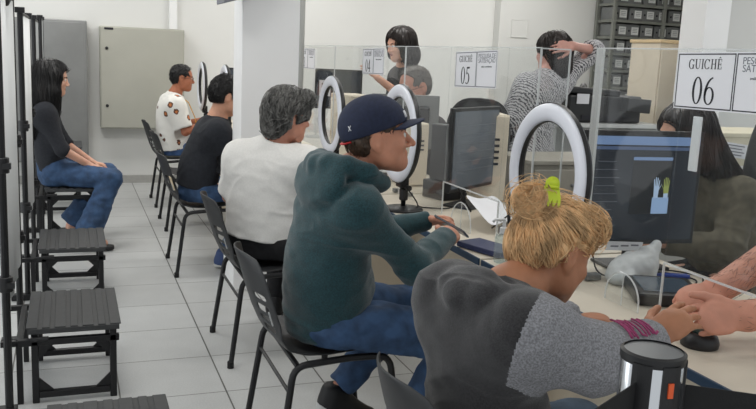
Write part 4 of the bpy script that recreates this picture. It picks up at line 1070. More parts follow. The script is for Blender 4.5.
F.top('sweater', KNITW, .006, .93, 1.08, 1.12, hem=.015, disp=.006, cuff=False, belly=.95, neckcut=.0)
F.trousers('trousers', BLACKT, .008, 1.05)
for i in (0, 1): F.shoe(i, SHOEB, SHOEB)
S = scalp(H, 1.06, nape=-.10, front=.085, side=1.12, thick=.008); S.cap(H.p(-.04, .07, .10), H.p(.03, .095, .085), .03, .028, .04); S.ell(H.p(0, -.075, -.055), H.R, V(.062, .035, .05), .03); S.cut(H.p(0, .035, 0), -H.d(0, .75, -.66), H.p(0, .07, -.10), .105)
def fl(P):
    q = H.loc(P); d = np.stack([q[:, 0]*6, -.25+0*q[:, 0], -.9+0*q[:, 0]], 1); fr = q[:, 1] > .05; d[fr] = [-.9, .35, -.35]; return d@H.R
hairy(S, .005, 'hair', HG, F.root, [(lambda v: np.ones(len(v), bool), fl, 1500, .085, 8, .0024, dict(lift=.012, jit=.42)), (lambda v: H.loc(v)[:, 2] < -.03, fl, 350, .06, 6, .002, dict(lift=.012, jit=.45))], lambda P: .006*vnoise(P*[55, 55, 30])+.009*vnoise(P*[32, 32, 20]+4))
e = MB(); Bn = Frame(J['nek'], (.62, .78, 0)); e.tube([Bn.p(x, -.055-.012*(1-(x/.05)**2), .035+.55*abs(x)) for x in np.linspace(-.06, .06, 9)], .0016, 6).ell(Bn.p(.0, -.072, .022), (.006, .006, .011), 8, 6).build('necklace', INK, F.root, smooth=True)

# ---- man in a black t-shirt
H = Frame((.985, 5.59, 1.19), (.95, .12, -.28), (.25, 0, 1))
J = dict(pel=(.80, 5.64, .56), wai=(.815, 5.63, .70), che=(.875, 5.615, .89), nek=(.925, 5.60, 1.03), head=H, seat=(0.484, 0.565, 1.175, 5.430, 5.930),
         sh=((.915, 5.44, .955), (.915, 5.79, .955)), el=((1.0, 5.45, .82), (1.06, 5.82, .82)), wr=((1.27, 5.53, .82), (1.27, 5.74, .82)),
         hd=(((.9, .3, -.1), (0, 0, 1)), ((.9, -.3, -.1), (0, 0, 1))), hip=((.83, 5.55, .55), (.83, 5.74, .55)), kn=((1.22, 5.55, .53), (1.20, 5.82, .53)), an=((1.0, 5.60, .11), (1.15, 5.86, .11)), toe=((1, -.1, 0), (1, .1, 0)))
F = Fig('person with black hair in a black t-shirt and blue jeans, seated beyond the pillar', J, (1, .08, 0), 1.0)
SK3 = skin('light', (214, 162, 136)); F.body(SK3, .0055); eyes(H, F.root); brows(H, F.root, HB)
F.top('t_shirt', NAVYB, .007, .75, 1.06, 1.2, hem=.02, disp=.006, cuff=False); F.trousers('jeans', DENIM, .007, 1.1, .95)
for i in (0, 1): F.shoe(i, SHOEBL, SOLEW)
short_hair(F, H, HB, 900, .04, top=1.12, thick=.007, nape=-.055)

# ---- man with glasses, printed shirt and yellow tie
H = Frame((1.005, 8.09, 1.215), (.98, -.1, -.12), (.08, 0, 1))
J = dict(pel=(.945, 8.13, .56), wai=(.915, 8.12, .71), che=(.90, 8.11, .90), nek=(.935, 8.10, 1.045), head=H, seat=(0.484, 0.630, 1.240, 7.940, 8.440),
         sh=((.93, 7.915, .965), (.91, 8.30, .965)), el=((1.01, 7.87, .725), (1.03, 8.35, .745)), wr=((1.24, 7.98, .815), (1.24, 8.22, .815)),
         hd=(((.95, .2, -.1), (0, 0, 1)), ((.95, -.2, -.1), (0, 0, 1))), hip=((.97, 8.03, .55), (.97, 8.22, .55)), kn=((1.34, 8.0, .53), (1.34, 8.26, .53)), an=((1.32, 8.0, .11), (1.32, 8.26, .11)), toe=((1, 0, 0), (1, 0, 0)))
F = Fig('person with glasses in a white shirt with brown prints and a yellow tie', J, (1, -.12, 0), 1.06)
SK4 = skin('brown', (176, 112, 84)); F.body(SK4, .006, full=1.06); eyes(H, F.root); brows(H, F.root, HB); glasses(F, H, BLACKP)
F.top('shirt', SPOT, .007, .85, 1.12, 1.25, hem=.0, disp=.006, cuff=False, belly=.85); F.trousers('jeans', DENIMD, .008)
for i in (0, 1): F.shoe(i, SHOEB, SHOEB)
short_hair(F, H, HB, 500, .028, thick=.002)
e = MB(); B = Frame(J['nek'], (1, -.12, 0)); pl = []
TIE = mat('tie_yellow', (214, 160, 62), .7, var=.12, vscale=60)
for z, w_, f_ in ((-.03, .015, .100), (-.06, .026, .135), (-.20, .036, .195), (-.36, .044, .23), (-.39, .0, .23)): pl.append((B.p(w_, f_, z), B.p(-w_, f_, z)))
e.add([q for p in pl for q in p], [(2*i, 2*i+2, 2*i+3, 2*i+1) for i in range(len(pl)-1)]); o = e.build('necktie', TIE, F.root); o.modifiers.new('thickness', 'SOLIDIFY').thickness = .008
e = MB(); e.tube([B.p(.05, -.02, .025), B.p(.055, .03, .0), B.p(.012, .07, -.03)], .011, 8, flat=.5).tube([B.p(-.05, -.02, .025), B.p(-.055, .03, .0), B.p(-.012, .07, -.03)], .011, 8, flat=.5).build('collar', mat('shirt_white', (238, 236, 230), .85), F.root, smooth=True)

# ---- woman with long black hair on the step bench
H = Frame((-0.112, 6.485, 1.235), (.985, -.05, -.16), (.12, 0, 1))
J = dict(pel=(-0.125, 6.530, 0.565), wai=(-0.145, 6.520, 0.720), che=(-0.165, 6.505, 0.930), nek=(-0.155, 6.500, 1.075), head=H, seat=(.455, -.20, .20, 6.31, 6.89),
         sh=((-0.165, 6.355, 1.000), (-0.165, 6.650, 1.000)), el=((-0.055, 6.325, 0.735), (-0.030, 6.680, 0.735)), wr=((.135, 6.40, .612), (.15, 6.58, .615)),
         hd=(((.9, .1, -.25), (.2, 0, 1)), ((.9, -.1, -.25), (.2, 0, 1))), hip=((-0.090, 6.450, 0.550), (-0.090, 6.610, 0.550)), kn=((.275, 6.335, .52), (.255, 6.63, .515)), an=((.10, 6.245, .12), (-0.010, 6.660, 0.120)), toe=((1, 0, -.05), (.95, .1, -.2)))
F = Fig('person with long black hair in a black top sitting on a step bench', J, (1, -.03, 0), .88)
SK5 = skin('pale', (216, 166, 142)); F.body(SK5, .005, arm=.85, nose=.98, full=.93, hs=(.9, .9), neck_r=.05); eyes(H, F.root); brows(H, F.root, HB)
F.top('top', mat('black_knit', (36, 38, 44), .9, var=.15, vscale=80), .006, 1.12, .94, .92, hem=-.01, disp=.004, cuff=False); F.trousers('jeans', DENIM, .006, 1.12, .97, flare=.03, waist=.085)
for i in (0, 1):
    a = V(J['an'][i]); td = nrm(J['toe'][i]); S = SDF(); S.cap(a-td*.02-V(0, 0, .075), a+td*.15-V(0, 0, .088), .040, .040, .02); S.plane(a-V(0, 0, .078), V(0, 0, 1)); S.plane(a-V(0, 0, .112), -V(0, 0, 1)); sd = sdf_obj('sandal', S, .006, SHOEB, F.root)
    MB().tube([a+td*.09+F.l*x-V(0, 0, .075-.03*(1-(x/.045)**2)) for x in np.linspace(-.045, .045, 7)], .007, 6).build('strap', SOLEW, sd, smooth=True)
S = SDF(); S.ell(H.p(0, -.020, .044), H.R, V(.094, .116, .096), .02); S.ecap(H.p(0, -.055, .0), H.p(0, -.055, -.16), .105, .122, H.R[1], .80, .05); S.ecap(H.p(0, -.055, -.16), V(-0.215, 6.500, 0.900), .122, .11, (1, 0, 0), .70, .05)
for q in (-1, 1): S.cap(H.p(q*.075, .02, .03), H.p(q*.085, .025, -.09), .030, .034, .04); S.cap(H.p(q*.085, .025, -.09), H.p(q*.09, .055, -.235), .034, .020, .04)
S.cut(H.p(0, .062, .03), -H.d(0, 1, .45), H.p(0, .11, -.03), .118); S.cut(H.p(0, .045, -.04), -H.d(0, 1, 0), H.p(0, .105, -.06), .075)
fl = lambda P: np.tile(V(.02, 0, -1), (len(P), 1))+(P-V(-0.150, 6.490, 1.200))*[1.5, 1.5, 0]
hairy(S, .005, 'hair', HB, F.root, [(lambda v: np.ones(len(v), bool), fl, 1100, .20, 10, .0022, dict(lift=.006, jit=.10)), (lambda v: v[:, 2] < 1.02, fl, 260, .12, 8, .0018, dict(lift=.014, jit=.3))], lambda P: .004*vnoise(P*[70, 70, 8]))

# ---- standing woman with a dark bob behind sign 04
H = Frame((2.375, 5.98, 1.592), (-.93, -.20, -.22), (-.2, 0, 1))
J = dict(pel=(2.47, 6.05, .93), wai=(2.48, 6.05, 1.08), che=(2.47, 6.04, 1.27), nek=(2.44, 6.02, 1.425), head=H,
         sh=((2.46, 6.21, 1.35), (2.46, 5.865, 1.35)), el=((2.42, 6.25, 1.08), (2.31, 5.74, 1.215)), wr=((2.22, 6.2, 1.05), (2.125, 5.77, 1.345)),
         hd=(((-1, 0, 0), (0, 0, 1)), ((-.75, .0, .55), (.4, -.6, .5))), hip=((2.48, 6.13, .92), (2.48, 5.97, .92)), kn=((2.47, 6.14, .5), (2.47, 5.97, .5)), an=((2.49, 6.14, .1), (2.49, 5.97, .1)), toe=((-1, 0, 0), (-1, -.1, 0)))
F = Fig('person with a dark bob standing behind the sign 04 with one hand raised', J, (-.96, -.2, 0), .95)
F.body(SK5, .0055, arm=.9, hs=(.95, .95), hand_kw=({}, dict(curl=.2))); eyes(H, F.root); brows(H, F.root, HD)
F.top('blouse', mat('dark_blouse', (36, 33, 35), .9, var=.25, vscale=40), .007, .8, 1.0, 1.05, hem=-.12, disp=.006, cuff=False); F.trousers('trousers', BLACKT, .008)
for i in (0, 1): F.shoe(i, SHOEB, SHOEB)
S = SDF(); S.ell(H.p(0, -.016, .045), H.R, V(.096, .114, .095), .02); S.ecap(H.p(0, -.04, .0), H.p(0, -.05, -.07), .105, .112, H.R[1], .75, .05)
for q in (-1, 1): S.cap(H.p(q*.078, .02, .03), H.p(q*.088, .02, -.07), .034, .032, .04)
S.cut(H.p(0, .07, .02), -H.d(0, 1, .40), H.p(0, .12, -.04), .12); S.cut(H.p(0, .04, -.04), -H.d(0, 1, 0), H.p(0, .11, -.07), .085)
fl = lambda P: np.tile(V(0, 0, -1), (len(P), 1))+(P-H.c)*[3, 3, 0]
hairy(S, .006, 'hair', HD, F.root, [(lambda v: np.ones(len(v), bool), fl, 700, .13, 8, .0026, dict(lift=.006, jit=.16))], lambda P: .004*vnoise(P*[60, 60, 9]))

# ---- clerk with glasses bending behind the ring light
H = Frame((2.185, 5.20, 1.303), (-.92, -.24, -.30), (-.32, 0, 1), 1.12)
J = dict(pel=(2.38, 5.27, .60), wai=(2.37, 5.27, .76), che=(2.31, 5.27, .96), nek=(2.24, 5.24, 1.14), head=H, seat=(.486, 2.20, 2.85, 4.95, 5.6),
         sh=((2.29, 5.46, 1.04), (2.29, 5.08, 1.04)), el=((2.16, 5.50, .84), (2.16, 5.10, .82)), wr=((2.0, 5.42, .80), (2.0, 5.16, .80)),
         hd=(((-1, -.1, 0), (0, 0, 1)), ((-1, .1, 0), (0, 0, 1))), hip=((2.36, 5.36, .58), (2.36, 5.18, .58)), kn=((1.98, 5.38, .55), (1.98, 5.16, .55)), an=((2.12, 5.36, .11), (2.12, 5.16, .11)), toe=((-1, 0, 0), (-1, 0, 0)))
F = Fig('person with cropped grey hair and glasses, behind the ring light by the navy cap', J, (-1, -.1, 0), 1.05)
F.body(SK2, .006); eyes(H, F.root); brows(H, F.root, HGB); glasses(F, H, BLACKP)
F.top('shirt', DKGREY, .008, 1.9, 1.03, 1.1, disp=.006); F.trousers('trousers', BLACKT, .009)
for i in (0, 1): F.shoe(i, SHOEB, SHOEB)
short_hair(F, H, HGB, 350, .018, thick=.001, front=.05)

# ---- woman in a patterned dress with an arm over her head, seen from behind
H = Frame((2.947, 4.743, 1.573), (-.35, .90, -.18), (.10, .12, 1))
J = dict(pel=(2.790, 4.698, 0.930), wai=(2.799, 4.698, 1.121), che=(2.853, 4.698, 1.283), nek=(2.911, 4.702, 1.427), head=H,
         sh=((3.046, 4.761, 1.395), (2.718, 4.644, 1.351)), el=((3.249, 4.716, 1.603), (2.610, 4.644, 1.139)), wr=((3.024, 4.622, 1.621), (2.642, 4.752, 0.900)),
         hd=(((-.97, -.02, -.06), (.05, -.9, .35)), ((.2, .5, -.8), (-.8, 0, 0))), hip=((2.862, 4.707, 0.920), (2.718, 4.680, 0.920)), kn=((2.862, 4.725, 0.500), (2.718, 4.698, 0.500)), an=((2.862, 4.707, 0.100), (2.718, 4.680, 0.100)), toe=((-.3, .95, 0), (-.3, .95, 0)))
F = Fig('person in a black and white patterned dress with one arm over the head', J, (-.3, .95, 0), .98)
F.body(skin('warm', (190.800, 144.000, 131.549)), .0055, arm=.9, hand_kw=(dict(curl=.25), {})); eyes(H, F.root)
def skirt(S):
    p = V(J['pel']); S.ecap(p-V(0, 0, .02), p-V(0, 0, .42), .175, .215, (0, 1, 0), .72, .06)
F.top('dress', STRIPE, .007, 1.25, 1.04, 1.16, hem=-.45, disp=.009, cuff=False, extra=skirt)
for i in (0, 1): F.shoe(i, SHOEB, SHOEB)
S = SDF(); S.ell(H.p(0, -.016, .045), H.R, V(.092, .110, .092), .02); S.ecap(H.p(0, -.055, .0), H.p(.0, -.075, -.10), .090, .070, (0, 1, 0), .65, .05); S.cut(H.p(0, .075, .02), -H.d(0, 1, .3), H.p(0, .12, -.04), .12)
fl = lambda P: np.tile(V(-.05, 0, -1), (len(P), 1))+(P-H.c)*[2, 2, 0]
hairy(S, .006, 'hair', HD, F.root, [(lambda v: np.ones(len(v), bool), fl, 600, .16, 8, .0026, dict(lift=.006, jit=.14))], lambda P: .004*vnoise(P*[60, 60, 9]))

# ---- clerk with long dark hair behind the large monitor
H = Frame((2.435, 2.83, 1.232), (-.97, .05, -.22), (-.2, 0, 1))
J = dict(pel=(2.74, 2.84, .59), wai=(2.72, 2.84, .75), che=(2.65, 2.83, .93), nek=(2.55, 2.83, 1.08), head=H, seat=(.486, 2.45, 3.1, 2.55, 3.1),
         sh=((2.63, 3.01, .99), (2.62, 2.66, .985)), el=((2.48, 3.06, .80), (2.50, 2.58, .79)), wr=((2.26, 2.98, .80), (2.27, 2.68, .80)),
         hd=(((-1, -.1, 0), (0, 0, 1)), ((-1, .2, 0), (0, 0, 1))), hip=((2.70, 2.93, .58), (2.70, 2.75, .58)), kn=((2.36, 2.95, .55), (2.36, 2.73, .55)), an=((2.40, 2.95, .11), (2.40, 2.73, .11)), toe=((-1, 0, 0), (-1, 0, 0)))
F = Fig('person with long dark hair in an olive brown jacket seated behind the large monitor', J, (-1, 0, 0), .95)
F.body(SK5, .0055, arm=.9, hs=(.9, .9)); eyes(H, F.root); brows(H, F.root, HD)
F.top('jacket', OLIVE, .0065, 1.95, 1.05, 1.2, disp=.009); F.trousers('trousers', BLACKT, .009)
for i in (0, 1): F.shoe(i, SHOEB, SHOEB)
S = SDF(); S.ell(H.p(0, -.016, .045), H.R, V(.090, .112, .092), .02); S.ecap(H.p(0, -.05, .0), V(2.62, 2.79, 1.02), .10, .105, (1, 0, 0), .75, .05); S.ecap(V(2.62, 2.79, 1.02), V(2.76, 2.74, .84), .105, .055, (1, 0, 0), .5, .05)
for q in (-1, 1): S.cap(H.p(q*.078, .02, .03), H.p(q*.09, -.02, -.13), .034, .032, .04)
S.cut(H.p(0, .075, .02), -H.d(0, 1, .40), H.p(0, .12, -.04), .12); S.cut(H.p(0, .04, -.04), -H.d(0, 1, 0), H.p(0, .11, -.07), .085)
fl = lambda P: np.tile(V(.35, -.1, -1), (len(P), 1))+(P-V(2.55, 2.80, 1.1))*[2, 2, 0]
hairy(S, .006, 'hair', HD, F.root, [(lambda v: np.ones(len(v), bool), fl, 900, .18, 9, .0024, dict(lift=.006, jit=.13)), (lambda v: v[:, 2] < .95, fl, 150, .14, 8, .002, dict(lift=.016, jit=.3))], lambda P: .004*vnoise(P*[60, 60, 9]))

# ---- blonde woman in a grey hoodie (nearest customer)
H = Frame((1.080, 1.665, 1.050), (.92, .16, -.38), (.38, .10, .9), .95)
J = dict(pel=(.905, 1.62, .545), wai=(.895, 1.615, .69), che=(.885, 1.61, .84), nek=(.945, 1.625, .965), head=H, seat=(0.484, 0.690, 1.300, 1.390, 1.890),
         sh=((.910, 1.462, .925), (.865, 1.760, .925)), el=((1.065, 1.440, .866), (1.06, 1.86, .79)), wr=((1.312, 1.560, .843), (1.32, 1.90, .79)),
         hd=(((.84, .10, .46), (-.42, -.45, .78)), ((.9, -.1, 0), (0, 0, 1))), hip=((.93, 1.54, .545), (.90, 1.72, .545)), kn=((1.30, 1.51, .53), (1.28, 1.78, .53)), an=((1.29, 1.51, .11), (1.28, 1.78, .11)), toe=((1, 0, 0), (1, 0, 0)))
F = Fig('person with a blonde hair bun in a charcoal hoodie with light grey sleeves', J, (.985, .15, 0), .93)
SK6 = skin('sun_tan', (176, 122, 92)); F.body(SK6, .004, arm=.92, hand_kw=(dict(curl=.22, spread=.04), dict(curl=.4)), hs=(1.10, .95)); eyes(H, F.root); brows(H, F.root, HBL)
shR, elR, shL, elL = [V(J[k][i]) for k, i in (('sh', 0), ('el', 0), ('sh', 1), ('el', 1))]
def sleeve_mi(P):
    m = np.zeros(len(P), int)
    for s_, e_, w_, o_ in ((shR, elR, V(J['wr'][0]), nrm(shR-shL)), (shL, elL, V(J['wr'][1]), nrm(shL-shR))):
        d = nrm(e_-s_); q = P-s_; out = (q@nrm(d*.75+o_*.7) > -.004)
        t1 = np.clip(q@(e_-s_)/((e_-s_)@(e_-s_)), -.2, 1); d1 = np.linalg.norm(q-t1[:, None]*(e_-s_), axis=1)
        q2 = P-e_; t2 = np.clip(q2@(w_-e_)/((w_-e_)@(w_-e_)), 0, 1.2); d2 = np.linalg.norm(q2-t2[:, None]*(w_-e_), axis=1)
        m |= (((d1 < .12) & out) | (d2 < .085)).astype(int)
    return m
F.top('hoodie', [CHAR, HEATH], .005, 1.88, 1.0, 1.42, hem=-.10, disp=.008, extra=hood(F, 1.1, .12, .115), mfun=sleeve_mi, belly=.75)
T = F.T
F.trousers('jeans', DENIML, .006, .98, .95)
for i in (0, 1): F.shoe(i, SHOEB, SOLEW)
# magenta printed letters on the forearm of the sleeve
MAG = mat('magenta_print', (150, 52, 100), .7, var=.2, vscale=150); e = MB(); d = nrm(V(J['wr'][0])-elR); up_ = nrm(V(-.25, -.35, .9)-d*(V(-.25, -.35, .9)@d)); sd_ = np.cross(d, up_)
for k, st in enumerate(([(-.020, -.02), (.0, .022), (.012, -.018)], [(-.01, -.022), (-.008, .02), (.012, .012), (.0, -.004)], [(-.012, .018), (-.014, -.016), (.010, -.02), (.012, .014)], [(-.01, -.02), (.004, .022), (.014, -.02)], [(-.012, .02), (-.01, -.02), (.012, -.016)])):
    pts = []
    for a, b in zip(st, st[1:]):
        for t_ in np.linspace(0, 1, 5):
            p = (elR+d*(.050+.034*k+(a[0]+(b[0]-a[0])*t_)*.9)+up_*.055-sd_*((a[1]+(b[1]-a[1])*t_)*1.25-.012))[None]
            for _ in range(5): p = p-T.grad(p)*(T(p)-.0055)[:, None]
            pts.append(p[0])
    e.tube(pts, .0036, 6, flat=.5)
e.build('sleeve_print', MAG, F.root, smooth=True)
e = MB(); w = V(J['wr'][0])-d*.022; x = nrm(np.cross(d, (0, 0, 1))); y = np.cross(x, d)
e.tube([w+x*.034*math.cos(a)+y*.031*math.sin(a) for a in np.linspace(0, 2*PI, 21)[:-1]], .007, 8, closed=True).build('wristband', BLACKP, F.root, smooth=True)
e = MB(); w2 = w-d*.012; e.tube([w2+x*.036*math.cos(a)+y*.033*math.sin(a) for a in np.linspace(0, 2*PI, 21)[:-1]], .004, 6, closed=True).build('wristband', mat('band_pink', (220, 190, 196), .6), F.root, smooth=True)
# hair drawn up into a bun with loose ends
S = scalp(H, 1.03, nape=-.055, front=.085, side=1.04, thick=.005); S.ell(H.p(-.01, .060, .092), H.R, V(.052, .045, .035), .04); S.cut(H.p(0, -.02, -.004), -H.d(0, .45, -.9), H.p(0, .03, -.07), .11)
for q in (-1, 1): S.ell(H.p(q*.095, .004, -.008), H.R, (.045, .036, .050), .01, 's')
bun = V(H.p(.018, -.098, .108))+V(-.018, -.012, -.008); bd = nrm(V(-.50, -.55, .62)); BR = basis(bd, H.d(0, 1, 0))
def flb(P): return (bun-P)/(np.linalg.norm(bun-P, axis=1)[:, None]+1e-6)
def flf(P): return np.tile(H.d(-.25, .85, .30), (len(P), 1))
hairy(S, .0045, 'hair', HBL, F.root, [(lambda v: H.loc(v)[:, 1] < .085, flb, 2600, .085, 9, .0016, dict(lift=.006, jit=.12)), (lambda v: (H.loc(v)[:, 2] < -.02), flb, 700, .07, 7, .0013, dict(lift=.009, jit=.3)),
    (lambda v: (H.loc(v)[:, 1] > .05) & (H.loc(v)[:, 2] > .07), flf, 450, .045, 7, .0014, dict(lift=.012, jit=.45)), (lambda v: H.loc(v)[:, 2] > .06, flb, 350, .06, 7, .0009, dict(lift=.016, jit=.6))], lambda P: .005*vnoise(P*[80, 80, 30]))
S2 = SDF(); prev = None
for a in np.linspace(0, 2*PI*1.25, 26):
    r = .028-.005*a/6; p = bun+(BR[0]*math.cos(a)+BR[2]*math.sin(a))*r+bd*(.004+.0036*a)
    if prev is not None: S2.cap(prev, p, .0175, .0165, .0025)
    prev = p
S2.ell(bun+bd*.010, BR, (.016, .022, .016), .01); S2.ell(bun-bd*.01, BR, (.034, .022, .034), .02)
def flbun(P): q = P-bun; return np.cross(np.tile(bd, (len(P), 1)), q)/(np.linalg.norm(q, axis=1)[:, None]+1e-6)+.15*bd
hairy(S2, .004, 'hair_bun', HBL, F.root, [(lambda v: np.ones(len(v), bool), flbun, 900, .05, 8, .0011, dict(lift=.0022, jit=.12)), (lambda v: np.ones(len(v), bool), flbun, 160, .05, 7, .0009, dict(lift=.016, jit=.6))], lambda P: .003*vnoise(P*110))
LIME = mat('clip_lime', (196, 214, 44), .35)
cl = bun+V(.026, -.040, .030); cu = nrm(V(.16, .24, .95)); cx_ = nrm(V(.93, -.34, -.12)-cu*(V(.93, -.34, -.12)@cu)); cf = np.cross(cu, cx_)
e = MB(); pl = [(-.017, .016), (.017, .016), (.023, -.012)]
for k in range(4):
    x = .018-.012*k; pl += [(x+.0042, -.030), (x+.0005, -.033), (x-.0025, -.028), (x-.003, -.016)]
pl += [(-.024, -.012)]
e.prism(pl[::-1], V(cl)-cf*.002, cx_, cu, .005); e.prism(pl[::-1], V(cl)+nrm(-cf)*-.022, cx_, cu, .005)
o = e.build('hair_clip', LIME, F.root, bevel=.0015)
e = MB(); R = Matrix((cx_, cf, cu)).transposed(); e.tube([V(cl)+cu*.014-cx_*.015-cf*.010, V(cl)+cu*.014+cx_*.015-cf*.010], .005, 8).prism([(-.016, 0)]+[(-.016*math.cos(q), .006+.016*math.sin(q)) for q in np.linspace(0, PI, 13)]+[(.016, 0)], V(cl)+cu*.016-cf*.004, cx_, cu, .007).build('clip_grip', LIME, o, smooth=True)

# ---- clerk reaching in from the right to guide the customer's fingers
H = Frame((2.42, 1.56, 1.50), (-.95, .2, -.35))
J = dict(pel=(2.62, 1.50, .86), wai=(2.60, 1.50, 1.0), che=(2.56, 1.52, 1.18), nek=(2.50, 1.54, 1.34), head=H,
         sh=((2.56, 1.73, 1.24), (2.52, 1.33, 1.24)), el=((1.99, 1.79, 1.015), (1.965, 1.595, .895)), wr=((1.742, 1.805, .884), (1.705, 1.655, .852)),
         hd=(((-.92, .12, -.30), (-.30, -.45, .82)), ((-.94, .26, -.10), (.0, -.85, .45))), hip=((2.62, 1.60, .85), (2.62, 1.40, .85)), kn=((2.60, 1.6, .46), (2.60, 1.4, .46)), an=((2.62, 1.6, .1), (2.62, 1.4, .1)), toe=((-1, 0, 0), (-1, 0, 0)))
F = Fig('person reaching in from the right edge, holding the hand of the blonde customer', J, (-.97, .2, 0), 1.05)
SK7 = skin('ruddy', (206, 146, 124))
F.body(SK7, .004, arm=1.45, hand_kw=(dict(curls=(.66, .62, .62, .66), thumb=(.75, .42, -.45), tcurl=.25, spread=.03), dict(curls=(.52, .58, .62, .66), thumb=(.82, .46, -.10), tcurl=.2, spread=.02)), hs=(1.18, 1.2)); eyes(H, F.root)
F.top('shirt', DKGREY, .009, .95, 1.05, 1.15, cuff=False); F.trousers('trousers', BLACKT, .01)
for i in (0, 1): F.shoe(i, SHOEB, SHOEB)
short_hair(F, H, HD, 300, .03, .007)
# fine arm hair
Sb = SDF(); pts = []
for i in (0, 1): Sb.cap(J['el'][i], J['wr'][i], .0405*1.45, .0275*1.45, .012)
rg = np.random.RandomState(4); sd = np.concatenate([V(J['el'][i])+(V(J['wr'][i])-V(J['el'][i]))*rg.uniform(.1, .92, 420)[:, None]+rg.normal(0, .04, (420, 3)) for i in (0, 1)])
dirs = np.concatenate([np.tile(nrm(V(J['wr'][i])-V(J['el'][i])), (420, 1)) for i in (0, 1)])
a, b = strands(Sb, sd, lambda P: dirs, .022, 4, .0005, lift=.003, jit=.5); np_obj('arm_hair', a, b, HBR, F.root)

# ================================================================== SMALL THINGS
t = thing('fingerprint_scanner', 'flat black scanner with a glass top on the desk under the large monitor', 'scanner', (1.86, 2.2, .75))
Rz = Matrix.Rotation(-.45, 3, 'Z'); c = Vector((1.835, 2.15, .772))
MB().box(c, (.22, .25, .042), Rz).build('body', BLACKP, t, bevel=.01); MB().box(c+Rz @ Vector((0, .0, .022)), (.17, .18, .004), Rz).build('glass_plate', mat('scanner_glass', (70, 82, 94), .12), t, bevel=.001)
t = thing('fingerprint_reader', 'small black fingerprint reader under the joined hands', 'scanner', (1.6, 1.72, .75))
MB().lathe([(.050, 0), (.052, .012), (.046, .030), (.036, .038)], (1.615, 1.725, .751), 28).build('body', BLACKP, t, smooth='auto'); MB().box((1.615, 1.725, .790), (.04, .03, .004)).build('window', mat('reader_window', (60, 90, 84), .1), t)
S = SDF(); S.ell((1.875, 2.36, .79), None, (.085, .055, .055), .05); S.ell((1.925, 2.365, .825), basis((1, .2, .8)), (.03, .085, .03), .05); S.ell((1.80, 2.33, .775), None, (.05, .05, .03), .04); S.plane((0, 0, .7515), (0, 0, -1))
o = sdf_obj('cloth_bag', S, .006, mat('pale_plastic', (206, 208, 208), .55, bump=.2, bscale=40), None, lambda P: .014*(.5-np.abs(vnoise(P*[20, 20, 14])))+.004*vnoise(P*44)); tag(o, 'crumpled white bag lying on the desk under the large monitor', 'bag')
t = thing('scissors', 'blue-handled tool lying on the desk beside the cables', 'scissors', (2.05, 2.36, .752)); BLU = mat('blue_plastic', (44, 70, 150), .4)
MB().tube([(2.10, 2.33, .759), (2.04, 2.36, .759), (1.98, 2.40, .757)], [.008, .009, .004], 8).build('handle', BLU, t, smooth=True); MB().tube([(2.10, 2.345, .759), (2.03, 2.375, .759), (1.98, 2.40, .757)], [.008, .007, .003], 8).build('handle', BLU, t, smooth=True); MB().box((1.945, 2.418, .756), (.08, .012, .003), (0, 0, -.5)).build('blade', CHROME, t)
def cable(label, pts, r=.003, grp='black cables on the desks'):
    o = MB().tube(bend(pts, .06, 6), r, 6).build('cable', RUB, None, smooth=True); tag(o, label, 'cable', grp); return o
cable('black cable looping down from the large monitor to the desk', [(1.96, 2.53, .85), (1.93, 2.49, .80), (1.97, 2.44, .757), (2.05, 2.42, .756), (2.12, 2.30, .756), (1.99, 2.20, .756), (2.04, 2.12, .756)])
cable('second black cable beside the blue-handled tool', [(2.02, 2.545, .85), (2.03, 2.50, .79), (2.0, 2.46, .757), (2.10, 2.44, .756), (2.17, 2.34, .756), (2.10, 2.26, .757)], .0028)
cable('black cable curling in front of the white bag', [(1.78, 2.52, .86), (1.75, 2.44, .84), (1.76, 2.42, .765), (1.83, 2.31, .757), (1.85, 2.38, .756)], .0032)
cable('black cable arching over the desk behind the sanitizer bottle', [(1.78, 3.25, .756), (1.78, 3.08, .86), (1.79, 2.88, .90), (1.83, 2.80, .86), (1.86, 2.74, .756)], .0035)
cable('black cable hanging from the bracket of the middle ring light', [(1.545, 3.745, .88), (1.60, 3.70, .80), (1.64, 3.78, .756), (1.80, 3.70, .757), (1.83, 3.62, .85)], .0035)
cable('black cable hanging behind the small black computer tower', [(1.83, 3.80, 1.12), (1.80, 3.74, .98), (1.82, 3.70, .86), (1.86, 3.62, .757)], .0035)
t = thing('sanitizer_bottle', 'clear sanitizer bottle with a white pump on the desk by the blonde hair', 'bottle', (1.52, 2.68, .75))
MB().lathe([(.030, 0), (.032, .004), (.032, .095), (.026, .108), (.014, .114)], (1.52, 2.68, .752), 24).build('bottle', acrylic('clear_plastic', (.86, .92, .92), .12), t, smooth='auto')
MB().lathe([(.016, 0), (.016, .022), (.007, .026), (.006, .055)], (1.52, 2.68, .862), 18).build('cap', mat('white_plastic', (228, 228, 228), .4), t, smooth='auto'); MB().tube([(1.52, 2.68, .915), (1.48, 2.68, .917), (1.472, 2.68, .908)], .006, 8).build('pump_nozzle', MC['white_plastic'], t, smooth=True)
t = thing('card_reader', 'black angular device on the desk beside the acrylic arch of the man in the cap', 'device', (1.76, 3.05, .75))
MB().prism([(0, 0), (.20, 0), (.20, .11), (.14, .13), (0, .03)], (1.755, 3.15, .752), (.45, -.89, 0), (0, 0, 1), -.13).build('body', BLACKP, t, bevel=.006); MB().box((1.90, 2.985, .80), (.10, .10, .09), (0, 0, .45)).build('block', BLACKM, t, bevel=.004)
